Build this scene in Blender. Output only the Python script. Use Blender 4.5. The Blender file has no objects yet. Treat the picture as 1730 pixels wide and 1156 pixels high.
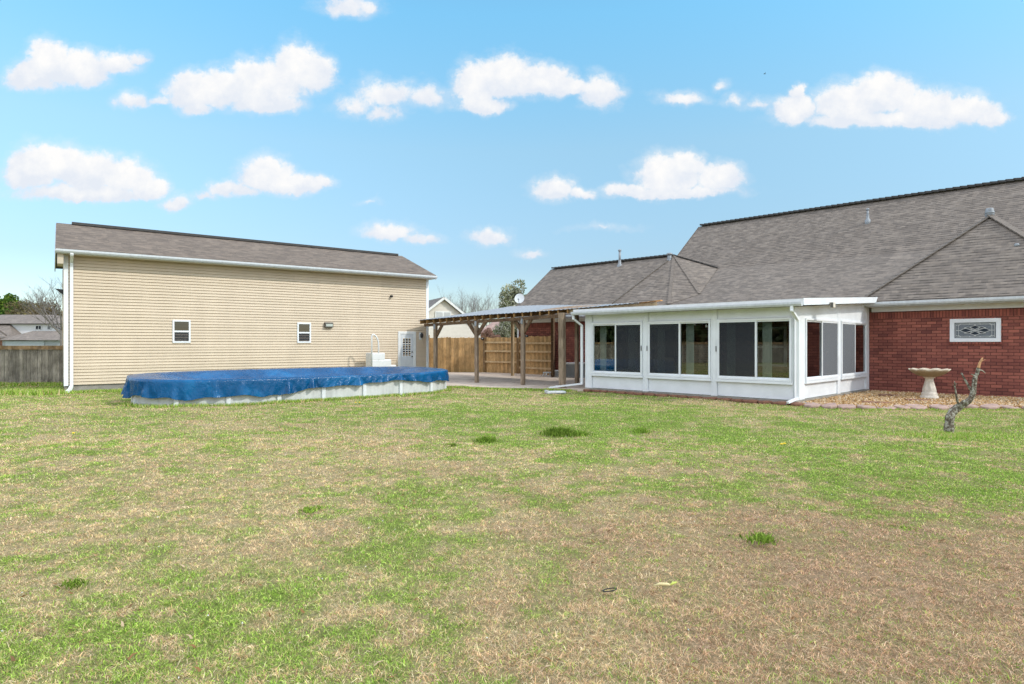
import bpy, bmesh, math, random
import numpy as np
from mathutils import Vector, Matrix, Euler

R = math.radians
random.seed(7)
rng = np.random.default_rng(11)
S = bpy.context.scene
COL = S.collection

# ------------------------------------------------------------------ camera
F, CX, HY, CH = 1070.0, 865.0, 580.0, 1.6      # focal length (px of the 1730 px photo), centre column, horizon row, eye height
cam_d = bpy.data.cameras.new("camera")
cam = bpy.data.objects.new("camera", cam_d)
COL.objects.link(cam)
cam.location = (0, 0, CH)
cam.rotation_euler = (R(90), 0, 0)
cam_d.sensor_fit = 'HORIZONTAL'
cam_d.sensor_width = 36
cam_d.lens = F / 1730 * 36
cam_d.shift_y = 2 / 1730
cam_d.clip_start = 0.05
cam_d.clip_end = 3000
S.camera = cam

# ------------------------------------------------------------------ view
S.view_settings.view_transform = 'Standard'
S.view_settings.look = 'None'
S.view_settings.gamma = 1
S.view_settings.exposure = 1.12
S.cycles.max_bounces = 8
S.cycles.transparent_max_bounces = 16
S.cycles.use_denoising = True
S.cycles.denoising_prefilter = 'FAST'
S.render.filter_size = 1.1
S.cycles.caustics_reflective = False
S.cycles.caustics_refractive = False

# ------------------------------------------------------------------ sun
SUN_AZ = math.atan2(.90, -.43)
SUN_EL = R(38)
sdir = Vector((math.sin(SUN_AZ) * math.cos(SUN_EL), math.cos(SUN_AZ) * math.cos(SUN_EL), math.sin(SUN_EL)))
sun_d = bpy.data.lights.new("sun", 'SUN')
sun_d.energy = 1.12
sun_d.angle = R(2.5)
sun_d.color = (1.0, 0.955, 0.88)
sun = bpy.data.objects.new("sun", sun_d)
COL.objects.link(sun)
sun.rotation_euler = sdir.to_track_quat('Z', 'Y').to_euler()

# ------------------------------------------------------------------ sky
SKY_STRENGTH = 0.15
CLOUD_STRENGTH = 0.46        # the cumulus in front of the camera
CLOUD_FILL = 1.0           # unseen cloud cover added outside the view, brightened as fill light
W = bpy.data.worlds.new("World")
S.world = W
W.use_nodes = True


class NT:
    """tiny helper for building node trees"""
    def __init__(s, nt):
        s.nt = nt
        nt.nodes.clear()

    def n(s, typ, _in=None, **kw):
        nd = s.nt.nodes.new(typ)
        for k, v in kw.items():
            setattr(nd, k, v)
        for k, v in (_in or {}).items():
            sock = nd.inputs[k]
            if isinstance(v, bpy.types.NodeSocket):
                s.nt.links.new(v, sock)
            else:
                sock.default_value = v
        return nd

    def m(s, op, a, b=0.0, c=None, clamp=False):
        d = {0: a, 1: b}
        if c is not None:
            d[2] = c
        return s.n('ShaderNodeMath', d, operation=op, use_clamp=clamp).outputs[0]

    def vm(s, op, a, b=(0, 0, 0)):
        nd = s.n('ShaderNodeVectorMath', {0: a, 1: b}, operation=op)
        return nd.outputs['Value'] if op in ('LENGTH', 'DOT_PRODUCT') else nd.outputs[0]

    def mix(s, f, a, b, blend='MIX'):
        nd = s.nt.nodes.new('ShaderNodeMix')
        nd.data_type = 'RGBA'
        nd.blend_type = blend
        for i, v in ((0, f), (6, a), (7, b)):
            if isinstance(v, bpy.types.NodeSocket):
                s.nt.links.new(v, nd.inputs[i])
            else:
                nd.inputs[i].default_value = v if not isinstance(v, tuple) or len(v) == 4 else (*v, 1)
        return nd.outputs[2]

    def ramp(s, f, stops):
        nd = s.n('ShaderNodeValToRGB', {0: f})
        cr = nd.color_ramp
        while len(cr.elements) < len(stops):
            cr.elements.new(.5)
        for e, (p, c) in zip(cr.elements, stops):
            e.position = p
            e.color = (*c, 1) if len(c) == 3 else c
        return nd.outputs[0]

    def noise(s, vec, scale, detail=4, rough=.55, dist=0.0):
        return s.n('ShaderNodeTexNoise', {'Vector': vec, 'Scale': scale, 'Detail': detail, 'Roughness': rough, 'Distortion': dist})


def build_world():
    t = NT(W.node_tree)
    sky = t.n('ShaderNodeTexSky', sky_type='NISHITA', sun_disc=False)
    sky.sun_elevation = SUN_EL
    sky.sun_rotation = SUN_AZ
    sky.altitude = 100
    sky.air_density = 1.0
    sky.dust_density = 0.6
    sky.ozone_density = 1.2
    tc = t.n('ShaderNodeTexCoord').outputs['Generated']
    sep = t.n('ShaderNodeSeparateXYZ', {0: tc})
    x, y, z = sep.outputs
    ysafe = t.m('MAXIMUM', t.m('ABSOLUTE', y), .05)
    gx = t.m('DIVIDE', x, ysafe)
    gz = t.m('DIVIDE', z, ysafe)
    front = t.m('GREATER_THAN', y, .05)
    p0 = t.n('ShaderNodeCombineXYZ', {0: gx, 1: gz, 2: 0.0}).outputs[0]
    nz = t.noise(p0, 9, 5, .6)
    w = t.vm('MULTIPLY', t.vm('SUBTRACT', nz.outputs[1], (.5, .5, .5)), (.060, .034, 0))
    nz2 = t.noise(p0, 34, 5, .62)
    w2 = t.vm('MULTIPLY', t.vm('SUBTRACT', nz2.outputs[1], (.5, .5, .5)), (.028, .022, 0))
    p = t.vm('ADD', t.vm('ADD', p0, w), w2)
    # puffs of cumulus: direction column, row (photo pixels), half width, half height, weight
    puffs = [
        (55, 132, 50, 34, 1), (85, 108, 46, 42, 1), (135, 122, 62, 38, .95), (195, 108, 40, 24, .8), (230, 98, 22, 12, .5),
        (222, 170, 36, 18, .6), (270, 170, 40, 10, .45), (330, 155, 52, 42, 1), (385, 150, 64, 44, 1), (440, 148, 80, 52, 1), (500, 118, 54, 46, 1),
        (530, 130, 42, 42, 1), (450, 178, 64, 24, .9), (340, 180, 34, 20, .9),
        (600, 178, 48, 24, .5), (660, 160, 70, 30, .6), (722, 165, 42, 28, .55), (650, 188, 44, 20, .5),
        (808, 150, 46, 48, 1), (850, 138, 62, 44, 1), (912, 146, 66, 34, .95), (815, 178, 50, 16, .95), (965, 150, 44, 18, .8), (1015, 157, 44, 36, .85),
        (1145, 165, 46, 16, .62), (1215, 145, 18, 12, .4), (1240, 170, 20, 15, .4), (1285, 180, 40, 10, .3),
        (1345, 190, 32, 32, 1), (1345, 158, 15, 16, .8), (1430, 180, 66, 42, 1), (1490, 166, 72, 38, 1), (1560, 186, 64, 38, 1),
        (1630, 192, 54, 30, 1), (1672, 206, 32, 18, .8), (1500, 206, 165, 19, .9),
        (52, 292, 50, 46, 1), (70, 266, 44, 24, 1), (110, 285, 62, 42, 1), (150, 296, 62, 44, 1), (205, 302, 58, 38, 1), (245, 318, 34, 28, .95),
        (140, 330, 130, 20, .9), (296, 342, 28, 14, .7),
        (450, 300, 54, 36, .95), (450, 286, 34, 22, .95), (492, 310, 64, 22, .9), (540, 308, 30, 15, .8), (395, 322, 50, 18, .7), (350, 330, 28, 11, .5),
        (935, 322, 42, 26, .9), (982, 326, 34, 13, .7), (1060, 322, 44, 15, .8), (1130, 302, 62, 42, 1), (1152, 286, 44, 30, 1), (1215, 306, 48, 32, .95),
        (1140, 326, 122, 14, .85),
        (660, 398, 46, 20, .75), (702, 408, 42, 12, .5), (825, 402, 44, 18, .7), (900, 430, 28, 10, .45), (585, 12, 50, 26, .55), (622, 10, 18, 16, .5),
        (622, 342, 20, 7, .3), (1010, 385, 50, 6, .22)]
    dens = None
    hs = None
    ws = None
    for (px, py, rx, ry, wt) in puffs:
        c = ((px - CX) / F, (HY - py) / F, 0)
        q = t.vm('MULTIPLY', t.vm('SUBTRACT', p, c), (F / (rx * 1.2), F / (ry * 1.24), 0))
        qs = t.n('ShaderNodeSeparateXYZ', {0: q})
        qy = t.m('MAXIMUM', qs.outputs[1], t.m('MULTIPLY', qs.outputs[1], -1.45))
        ln = t.m('SQRT', t.m('ADD', t.m('MULTIPLY', qs.outputs[0], qs.outputs[0]), t.m('MULTIPLY', qy, qy)))
        d = t.m('MULTIPLY_ADD', ln, -wt, wt)
        dens = d if dens is None else t.m('MAXIMUM', dens, d)
        w_ = t.m('MAXIMUM', t.m('ADD', d, .35), 0.0)
        w_ = t.m('MULTIPLY', w_, w_)
        h_ = t.m('MULTIPLY', w_, qs.outputs[1])
        hs = h_ if hs is None else t.m('ADD', hs, h_)
        ws = w_ if ws is None else t.m('ADD', ws, w_)
    hrel = t.m('DIVIDE', hs, t.m('ADD', ws, .001))
    fb = t.noise(p0, 62, 8, .70, .3)
    fb2 = t.noise(t.vm('MULTIPLY', p0, (1, 1.6, 1)), 16, 5, .6)
    dd = t.m('ADD', dens, t.m('MULTIPLY', t.m('SUBTRACT', fb.outputs[0], .5), .50))
    dd = t.m('ADD', dd, t.m('MULTIPLY', t.m('SUBTRACT', fb2.outputs[0], .5), .35))
    al = t.n('ShaderNodeMapRange', {0: dd, 1: .05, 2: .42, 3: 0.0, 4: 1.0}, interpolation_type='SMOOTHSTEP', clamp=True).outputs[0]
    veil = t.n('ShaderNodeMapRange', {0: t.m('ADD', dens, t.m('MULTIPLY', t.m('SUBTRACT', fb2.outputs[0], .5), .9)), 1: -.14, 2: .5, 3: 0.0, 4: .5}, interpolation_type='SMOOTHSTEP', clamp=True).outputs[0]
    al = t.m('MAXIMUM', al, veil)
    al = t.m('MULTIPLY', al, front)
    # the rest of the sky, out of the photo's view, carries added, brighter cloud for fill
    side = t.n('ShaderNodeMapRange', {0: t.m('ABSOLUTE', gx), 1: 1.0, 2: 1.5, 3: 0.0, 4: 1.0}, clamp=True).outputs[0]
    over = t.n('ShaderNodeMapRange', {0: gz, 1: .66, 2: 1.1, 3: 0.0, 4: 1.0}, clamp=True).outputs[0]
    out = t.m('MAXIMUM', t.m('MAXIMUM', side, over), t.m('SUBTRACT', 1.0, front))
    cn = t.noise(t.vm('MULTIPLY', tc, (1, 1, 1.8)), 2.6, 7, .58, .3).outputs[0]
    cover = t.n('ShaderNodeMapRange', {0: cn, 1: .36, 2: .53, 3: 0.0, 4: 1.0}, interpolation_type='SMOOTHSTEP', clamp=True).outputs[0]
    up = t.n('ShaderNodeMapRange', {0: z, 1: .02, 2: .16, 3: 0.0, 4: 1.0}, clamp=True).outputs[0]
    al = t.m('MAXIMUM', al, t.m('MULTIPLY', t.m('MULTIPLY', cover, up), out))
    # underside of a cloud is a little greyer and bluer than its lit top
    sh = t.noise(t.vm('ADD', p0, (0, .02, 0)), 24, 5, .6)
    shade = t.n('ShaderNodeMapRange', {0: t.m('ADD', t.m('MULTIPLY', sh.outputs[0], 1.25), t.m('ADD', t.m('MULTIPLY', dd, .30), t.m('MULTIPLY', hrel, .50))), 1: .62, 2: 1.10, 3: 0.0, 4: 1.0}, clamp=True).outputs[0]
    ccol = t.mix(shade, (.80, .85, .93), (1.0, .995, .985))
    # clear spring sky: the physical sky with the horizon glow held back
    grad = t.ramp(z, [(0.0, (.41, .44, .48)), (.12, (.42, .46, .48)), (.29, (.645, .745, .655)), (.46, (.615, 1.0, .92)), (.8, (.72, 1.02, .95))])
    skyc = t.mix(1.0, sky.outputs[0], grad, 'MULTIPLY')
    b1 = t.n('ShaderNodeBackground', {'Color': skyc, 'Strength': SKY_STRENGTH})
    b2 = t.n('ShaderNodeBackground', {'Color': ccol, 'Strength': t.m('MULTIPLY_ADD', out, CLOUD_FILL - CLOUD_STRENGTH, CLOUD_STRENGTH)})
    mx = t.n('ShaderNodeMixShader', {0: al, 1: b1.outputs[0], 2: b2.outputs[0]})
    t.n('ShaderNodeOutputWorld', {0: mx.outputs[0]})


build_world()


# ------------------------------------------------------------------ helpers: rays of the photo
def ray(px, py):
    return Vector(((px - CX) / F, 1.0, (HY - py) / F))


def at(px, py, Y):
    r = ray(px, py)
    return Vector((r.x * Y, Y, CH + r.z * Y))


def gp(px, py, z=0.0):
    Y = (CH - z) * F / (py - HY)
    return Vector(((px - CX) / F * Y, Y, z))


class Frame:
    """a building's own axes: x along its front, y into its depth"""
    def __init__(s, ox, oy, ang):
        s.o = Vector((ox, oy, 0))
        s.a = ang
        s.M = Matrix.Translation(s.o) @ Matrix.Rotation(ang, 4, 'Z')
        s.I = s.M.inverted()

    def hit(s, px, py, y0):      # point of the plane y = y0 seen at that pixel, local coordinates
        c = s.I @ Vector((0, 0, CH))
        d = s.I.to_3x3() @ ray(px, py)
        k = (y0 - c.y) / d.y
        return c + d * k

    def hitx(s, px, py, x0):
        c = s.I @ Vector((0, 0, CH))
        d = s.I.to_3x3() @ ray(px, py)
        k = (x0 - c.x) / d.x
        return c + d * k

    def w(s, x, y, z=0):
        return s.M @ Vector((x, y, z))


HF = Frame(7.42, 16.6, math.atan2(-.7104, .7038))     # brick house and sunroom (sunroom front corner is the origin)
GF = Frame(-14.42, 20.4, R(35.9))      # siding garage (its near corner is the origin)


# ------------------------------------------------------------------ helpers: objects
def tag(o, label=None, cat=None, group=None, kind=None):
    if label: o['label'] = label
    if cat: o['category'] = cat
    if group: o['group'] = group
    if kind: o['kind'] = kind
    return o


def thing(name, label, cat, loc=(0, 0, 0), rz=0.0, group=None):
    o = bpy.data.objects.new(name, None)
    o.empty_display_size = .2
    o.location = loc
    o.rotation_euler = (0, 0, rz)
    COL.objects.link(o)
    return tag(o, label, cat, group)


def auto_uv(me):
    n = len(me.polygons)
    if not n:
        return
    uvl = me.uv_layers.new(name="UVMap")
    nv = len(me.vertices)
    co = np.empty(nv * 3); me.vertices.foreach_get('co', co); co = co.reshape(-1, 3)
    nl = len(me.loops)
    vi = np.empty(nl, dtype=np.int32); me.loops.foreach_get('vertex_index', vi)
    pn = np.empty(n * 3); me.polygons.foreach_get('normal', pn); pn = pn.reshape(-1, 3)
    tot = np.empty(n, dtype=np.int32); me.polygons.foreach_get('loop_total', tot)
    ln = np.repeat(pn, tot, axis=0)
    h = np.hypot(ln[:, 0], ln[:, 1])
    flat = h < .05
    hs = np.where(flat, 1, h)
    tx = np.where(flat, 1, -ln[:, 1] / hs)
    ty = np.where(flat, 0, ln[:, 0] / hs)
    T = np.stack([tx, ty, np.zeros_like(tx)], 1)
    B = np.cross(ln, T)
    B[flat] = (0, 1, 0)
    P = co[vi]
    uv = np.stack([(P * T).sum(1), (P * B).sum(1)], 1)
    uvl.data.foreach_set('uv', uv.ravel())


class MB:
    def __init__(s):
        s.v, s.f, s.mi, s.sm = [], [], [], []
        s.cur = 0

    def add(s, vs, fs, smooth=False):
        o = len(s.v)
        s.v += [tuple(p) for p in vs]
        for f in fs:
            s.f.append(tuple(i + o for i in f))
            s.mi.append(s.cur)
            s.sm.append(smooth)
        return s

    def poly(s, pts):
        return s.add(pts, [tuple(range(len(pts)))])

    def box(s, x0, x1, y0, y1, z0, z1, bev=0.0):
        x0, x1 = min(x0, x1), max(x0, x1); y0, y1 = min(y0, y1), max(y0, y1); z0, z1 = min(z0, z1), max(z0, z1)
        b = min(bev, (x1 - x0) * .45, (y1 - y0) * .45, (z1 - z0) * .45)
        if b <= 0:
            vs = [(x0, y0, z0), (x1, y0, z0), (x1, y1, z0), (x0, y1, z0), (x0, y0, z1), (x1, y0, z1), (x1, y1, z1), (x0, y1, z1)]
            return s.add(vs, [(0, 3, 2, 1), (4, 5, 6, 7), (0, 1, 5, 4), (1, 2, 6, 5), (2, 3, 7, 6), (3, 0, 4, 7)])
        bm = bmesh.new()
        bmesh.ops.create_cube(bm, size=1)
        for v in bm.verts:
            v.co = ((x0 + x1) / 2 + v.co.x * (x1 - x0), (y0 + y1) / 2 + v.co.y * (y1 - y0), (z0 + z1) / 2 + v.co.z * (z1 - z0))
        bmesh.ops.bevel(bm, geom=bm.edges[:], offset=b, segments=2, affect='EDGES', profile=.6)
        bm.verts.index_update()
        s.add([v.co.copy() for v in bm.verts], [tuple(v.index for v in f.verts) for f in bm.faces], False)
        bm.free()
        return s

    def bar(s, a, b, w, h, up=(0, 0, 1)):
        """rectangular bar from a to b, w wide, h tall"""
        a, b = Vector(a), Vector(b)
        d = (b - a).normalized()
        up = Vector(up)
        if abs(d.dot(up)) > .95:
            up = Vector((0, 1, 0))
        sx = d.cross(up).normalized() * (w / 2)
        sz = sx.normalized().cross(d).normalized() * (h / 2)
        vs = [a - sx - sz, a + sx - sz, a + sx + sz, a - sx + sz, b - sx - sz, b + sx - sz, b + sx + sz, b - sx + sz]
        return s.add(vs, [(0, 3, 2, 1), (4, 5, 6, 7), (0, 1, 5, 4), (1, 2, 6, 5), (2, 3, 7, 6), (3, 0, 4, 7)])

    def tube(s, pts, rad, seg=10, cap=True, smooth=True):
        pts = [Vector(p) for p in pts]
        if not isinstance(rad, (list, tuple)):
            rad = [rad] * len(pts)
        o = []
        fs = []
        prev = None
        for i, p in enumerate(pts):
            d = (pts[min(i + 1, len(pts) - 1)] - pts[max(i - 1, 0)])
            d = d.normalized() if d.length > 1e-9 else Vector((0, 0, 1))
            if prev is None:
                ref = Vector((0, 0, 1)) if abs(d.z) < .9 else Vector((1, 0, 0))
                sx = d.cross(ref).normalized()
            else:
                sx = (prev - d * prev.dot(d)).normalized()
            prev = sx
            sy = d.cross(sx)
            for k in range(seg):
                an = 2 * math.pi * k / seg
                o.append(p + (sx * math.cos(an) + sy * math.sin(an)) * rad[i])
        for i in range(len(pts) - 1):
            for k in range(seg):
                k2 = (k + 1) % seg
                fs.append((i * seg + k, i * seg + k2, (i + 1) * seg + k2, (i + 1) * seg + k))
        if cap:
            fs.append(tuple(reversed(range(seg))))
            fs.append(tuple(range((len(pts) - 1) * seg, len(pts) * seg)))
        return s.add(o, fs, smooth)

    def lathe(s, c, prof, seg=32, fn=None):
        c = Vector(c)
        o, fs = [], []
        for i, (r, z) in enumerate(prof):
            for k in range(seg):
                an = 2 * math.pi * k / seg
                rr, zz = (r, z) if fn is None else fn(i, r, z, an)
                o.append(c + Vector((math.cos(an) * rr, math.sin(an) * rr, zz)))
        for i in range(len(prof) - 1):
            for k in range(seg):
                k2 = (k + 1) % seg
                fs.append((i * seg + k, i * seg + k2, (i + 1) * seg + k2, (i + 1) * seg + k))
        fs.append(tuple(reversed(range(seg))))
        fs.append(tuple(range((len(prof) - 1) * seg, len(prof) * seg)))
        return s.add(o, fs, True)

    def prism(s, prof, axis_a, axis_b, loc):
        """extrude a closed profile: prof list of (p, q); loc(t, p, q) -> xyz for t in (axis_a, axis_b)"""
        n = len(prof)
        vs = [loc(axis_a, *p) for p in prof] + [loc(axis_b, *p) for p in prof]
        fs = [(i, (i + 1) % n, n + (i + 1) % n, n + i) for i in range(n)]
        fs += [tuple(reversed(range(n))), tuple(range(n, 2 * n))]
        return s.add(vs, fs)

    def build(s, name, mat, parent=None, world=False, fix=True):
        me = bpy.data.meshes.new(name)
        me.from_pydata(s.v, [], s.f)
        mats = mat if isinstance(mat, (list, tuple)) else [mat]
        for m in mats:
            me.materials.append(m)
        me.polygons.foreach_set('material_index', s.mi)
        me.polygons.foreach_set('use_smooth', s.sm)
        if fix:
            bm = bmesh.new()
            bm.from_mesh(me)
            bmesh.ops.recalc_face_normals(bm, faces=bm.faces[:])
            bm.to_mesh(me)
            bm.free()
        me.update()
        auto_uv(me)
        o = bpy.data.objects.new(name, me)
        COL.objects.link(o)
        if parent is not None:
            o.parent = parent
            if world:
                o.matrix_parent_inverse = wm(parent).inverted()
        return o


def wm(o):
    m = Matrix.Translation(o.location) @ o.rotation_euler.to_matrix().to_4x4() @ Matrix.Diagonal((*o.scale, 1))
    if o.parent:
        m = wm(o.parent) @ o.matrix_parent_inverse @ m
    return m


def copy_tree(o, parent=None):
    c = o.copy()
    COL.objects.link(c)
    if parent:
        c.parent = parent
    for ch in list(o.children):
        copy_tree(ch, c)
    return c


# ------------------------------------------------------------------ materials
def mk(name):
    m = bpy.data.materials.new(name)
    m.use_nodes = True
    return m, NT(m.node_tree)


def sheen_out(t, bsdf):
    t.n('ShaderNodeOutputMaterial', {0: bsdf.outputs[0]})


def simple(name, col, rough=.6, var=.12, scale=3.0, bump=0.0, bscale=40, metal=0.0, spec=.5, streak=None, coat=0):
    """one colour with soft uneven wear"""
    m, t = mk(name)
    co = t.n('ShaderNodeTexCoord').outputs['Object']
    if streak:
        co2 = t.vm('MULTIPLY', co, streak)
    else:
        co2 = co
    a = t.noise(co2, scale, 5, .6).outputs[0]
    f = t.n('ShaderNodeMapRange', {0: a, 1: .3, 2: .7, 3: 1 - var, 4: 1 + var}).outputs[0]
    c = t.vm('MULTIPLY', (*col,), t.n('ShaderNodeCombineXYZ', {0: f, 1: f, 2: f}).outputs[0])
    d = {'Base Color': c, 'Roughness': rough, 'Metallic': metal, 'Specular IOR Level': spec}
    if bump:
        b = t.n('ShaderNodeBump', {'Strength': bump, 'Distance': .01, 'Height': t.noise(co2, bscale, 4, .6).outputs[0]})
        d['Normal'] = b.outputs[0]
    sheen_out(t, t.n('ShaderNodeBsdfPrincipled', d))
    return m


def shingles(name, ca, cb, cm, w=.30, h=.14):
    """asphalt shingles: courses with a broken shadow line, tabs in slightly different tones"""
    m, t = mk(name)
    uv = t.n('ShaderNodeUVMap').outputs[0]
    wob = t.vm('MULTIPLY', t.vm('SUBTRACT', t.noise(uv, 2.1, 2).outputs[1], (.5, .5, .5)), (.03, .012, 0))
    uvw = t.vm('ADD', uv, wob)
    def tabs(off, wd, a_, b_, o_):
        return t.n('ShaderNodeTexBrick', {'Vector': t.vm('ADD', uvw, off), 'Color1': (*a_, 1), 'Color2': (*b_, 1), 'Mortar': (*[(x + y) / 2 for x, y in zip(a_, b_)], 1),
                                          'Scale': 1.0, 'Mortar Size': .0, 'Bias': 0.0, 'Brick Width': wd, 'Row Height': h}, offset=o_, offset_frequency=2).outputs[0]
    c = tabs((0, 0, 0), w, ca, cb, .37)
    c = t.mix(1.0, c, tabs((.13, 0, 0), w * .55, (.84, .84, .85), (1.17, 1.16, 1.14), .23), 'MULTIPLY')
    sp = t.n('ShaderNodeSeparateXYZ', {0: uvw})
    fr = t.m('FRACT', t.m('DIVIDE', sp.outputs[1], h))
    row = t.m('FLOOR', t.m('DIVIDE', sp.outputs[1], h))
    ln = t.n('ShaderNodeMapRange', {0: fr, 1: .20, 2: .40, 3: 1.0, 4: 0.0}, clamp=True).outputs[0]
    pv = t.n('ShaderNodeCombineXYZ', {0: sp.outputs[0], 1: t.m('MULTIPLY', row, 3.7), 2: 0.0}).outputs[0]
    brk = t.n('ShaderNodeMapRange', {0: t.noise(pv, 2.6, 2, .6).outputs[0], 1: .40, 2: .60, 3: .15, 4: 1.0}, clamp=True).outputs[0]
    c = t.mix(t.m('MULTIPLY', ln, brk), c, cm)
    big = t.ramp(t.noise(uv, .35, 4, .6).outputs[0], [(.3, (.93, .93, .93)), (.7, (1.06, 1.06, 1.06))])
    c = t.mix(1.0, c, big, 'MULTIPLY')
    b = t.n('ShaderNodeBump', {'Strength': .7, 'Distance': .02, 'Height': fr})
    sheen_out(t, t.n('ShaderNodeBsdfPrincipled', {'Base Color': c, 'Roughness': .8, 'Specular IOR Level': .45, 'Normal': b.outputs[0]}))
    return m


def bricks(name, c1, c2, cm, w=.27, h=.095, rot=False):
    m, t = mk(name)
    uv = t.n('ShaderNodeUVMap').outputs[0]
    if rot:
        sp = t.n('ShaderNodeSeparateXYZ', {0: uv})
        uv = t.n('ShaderNodeCombineXYZ', {0: sp.outputs[1], 1: sp.outputs[0], 2: 0.0}).outputs[0]
    uvw = t.vm('ADD', uv, t.vm('MULTIPLY', t.vm('SUBTRACT', t.noise(uv, 9, 2).outputs[1], (.5, .5, .5)), (.008, .008, 0)))
    br = t.n('ShaderNodeTexBrick', {'Vector': uvw, 'Color1': (*c1, 1), 'Color2': (*c2, 1), 'Mortar': (*cm, 1), 'Scale': 1.0, 'Mortar Size': .009,
                                    'Mortar Smooth': .2, 'Bias': -.05, 'Brick Width': w, 'Row Height': h}, offset=0.0 if rot else .5)
    b2 = t.n('ShaderNodeTexBrick', {'Vector': t.vm('ADD', uvw, (w * 52, h * 38, 0)), 'Color1': (0, 0, 0, 1), 'Color2': (1, 1, 1, 1), 'Mortar': (.5, .5, .5, 1), 'Scale': 1.0, 'Mortar Size': .0,
                                    'Bias': 0.0, 'Brick Width': w, 'Row Height': h}, offset=0.0 if rot else .5).outputs[0]
    odd = t.ramp(b2, [(.0, (.74, .74, .78)), (.16, (.88, .88, .90)), (.3, (1, 1, 1)), (.8, (1.03, 1.03, 1.03)), (1.0, (1.2, 1.18, 1.14))])
    blot = t.ramp(t.noise(uv, 1.3, 6, .65).outputs[0], [(.3, (.78, .74, .76)), (.7, (1.18, 1.15, 1.12))])
    c = t.mix(1.0, t.mix(1.0, br.outputs[0], odd, 'MULTIPLY'), blot, 'MULTIPLY')
    g = t.ramp(t.noise(uv, 60, 4, .7).outputs[0], [(.3, (.72, .7, .7)), (.72, (1.25, 1.25, 1.25))])
    c = t.mix(.8, c, g, 'MULTIPLY')
    hh = t.m('ADD', t.m('SUBTRACT', 1.0, br.outputs[1]), t.m('MULTIPLY', t.noise(uv, 70, 3).outputs[0], .3))
    b = t.n('ShaderNodeBump', {'Strength': .7, 'Distance': .012, 'Height': hh})
    sheen_out(t, t.n('ShaderNodeBsdfPrincipled', {'Base Color': c, 'Roughness': .85, 'Specular IOR Level': .3, 'Normal': b.outputs[0]}))
    return m


def wood(name, cols, streak=(14, 14, .9), rough=.85, board=.14, dirt=.35, knots=True, uvboards=True):
    """weathered timber; each board its own tone when uvboards"""
    m, t = mk(name)
    uv = t.n('ShaderNodeUVMap').outputs[0]
    co = t.n('ShaderNodeTexCoord').outputs['Object']
    g = t.noise(t.vm('MULTIPLY', co, streak), 3.0, 6, .65, .4).outputs[0]
    c = t.ramp(g, [(.25, cols[0]), (.5, cols[1]), (.75, cols[2])])
    if uvboards:
        sp = t.n('ShaderNodeSeparateXYZ', {0: uv})
        k = t.m('FLOOR', t.m('DIVIDE', sp.outputs[0], board))
        wn = t.n('ShaderNodeTexWhiteNoise', {'W': k}, noise_dimensions='1D').outputs[0]
        f = t.n('ShaderNodeMapRange', {0: wn, 3: .72, 4: 1.22}).outputs[0]
        c = t.vm('MULTIPLY', c, t.n('ShaderNodeCombineXYZ', {0: f, 1: f, 2: f}).outputs[0])
    d = t.ramp(t.noise(co, 1.7, 5, .7).outputs[0], [(.35, (1 - dirt,) * 3), (.6, (1, 1, 1))])
    c = t.mix(1.0, c, d, 'MULTIPLY')
    b = t.n('ShaderNodeBump', {'Strength': .4, 'Distance': .006, 'Height': g})
    sheen_out(t, t.n('ShaderNodeBsdfPrincipled', {'Base Color': c, 'Roughness': rough, 'Specular IOR Level': .25, 'Normal': b.outputs[0]}))
    return m


def glassy(name, tint=(.84, .88, .86), refl=1.0):
    """a window pane: clear, with the surface reflection of glass"""
    m, t = mk(name)
    fr = t.n('ShaderNodeFresnel', {'IOR': 1.52}).outputs[0]
    fr = t.m('MULTIPLY', t.m('ADD', fr, .016), 1.4 * refl, clamp=True)
    tr = t.n('ShaderNodeBsdfTransparent', {'Color': (*tint, 1)})
    gl = t.n('ShaderNodeBsdfGlossy', {'Color': (1, 1, 1, 1), 'Roughness': .0})
    mx = t.n('ShaderNodeMixShader', {0: fr, 1: tr.outputs[0], 2: gl.outputs[0]})
    t.n('ShaderNodeOutputMaterial', {0: mx.outputs[0]})
    return m


def mesh_screen(name, col, open_=.5):
    m, t = mk(name)
    tr = t.n('ShaderNodeBsdfTransparent')
    di = t.n('ShaderNodeBsdfDiffuse', {'Color': (*col, 1)})
    mx = t.n('ShaderNodeMixShader', {0: 1 - open_, 1: tr.outputs[0], 2: di.outputs[0]})
    t.n('ShaderNodeOutputMaterial', {0: mx.outputs[0]})
    return m


def attr_leaf(name, trans=.25, rough=.75, var=0.0):
    m, t = mk(name)
    a = t.n('ShaderNodeAttribute', attribute_name='tone').outputs[0]
    di = t.n('ShaderNodeBsdfDiffuse', {'Color': a, 'Roughness': rough})
    tl = t.n('ShaderNodeBsdfTranslucent', {'Color': a})
    mx = t.n('ShaderNodeMixShader', {0: trans, 1: di.outputs[0], 2: tl.outputs[0]})
    t.n('ShaderNodeOutputMaterial', {0: mx.outputs[0]})
    return m


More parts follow.
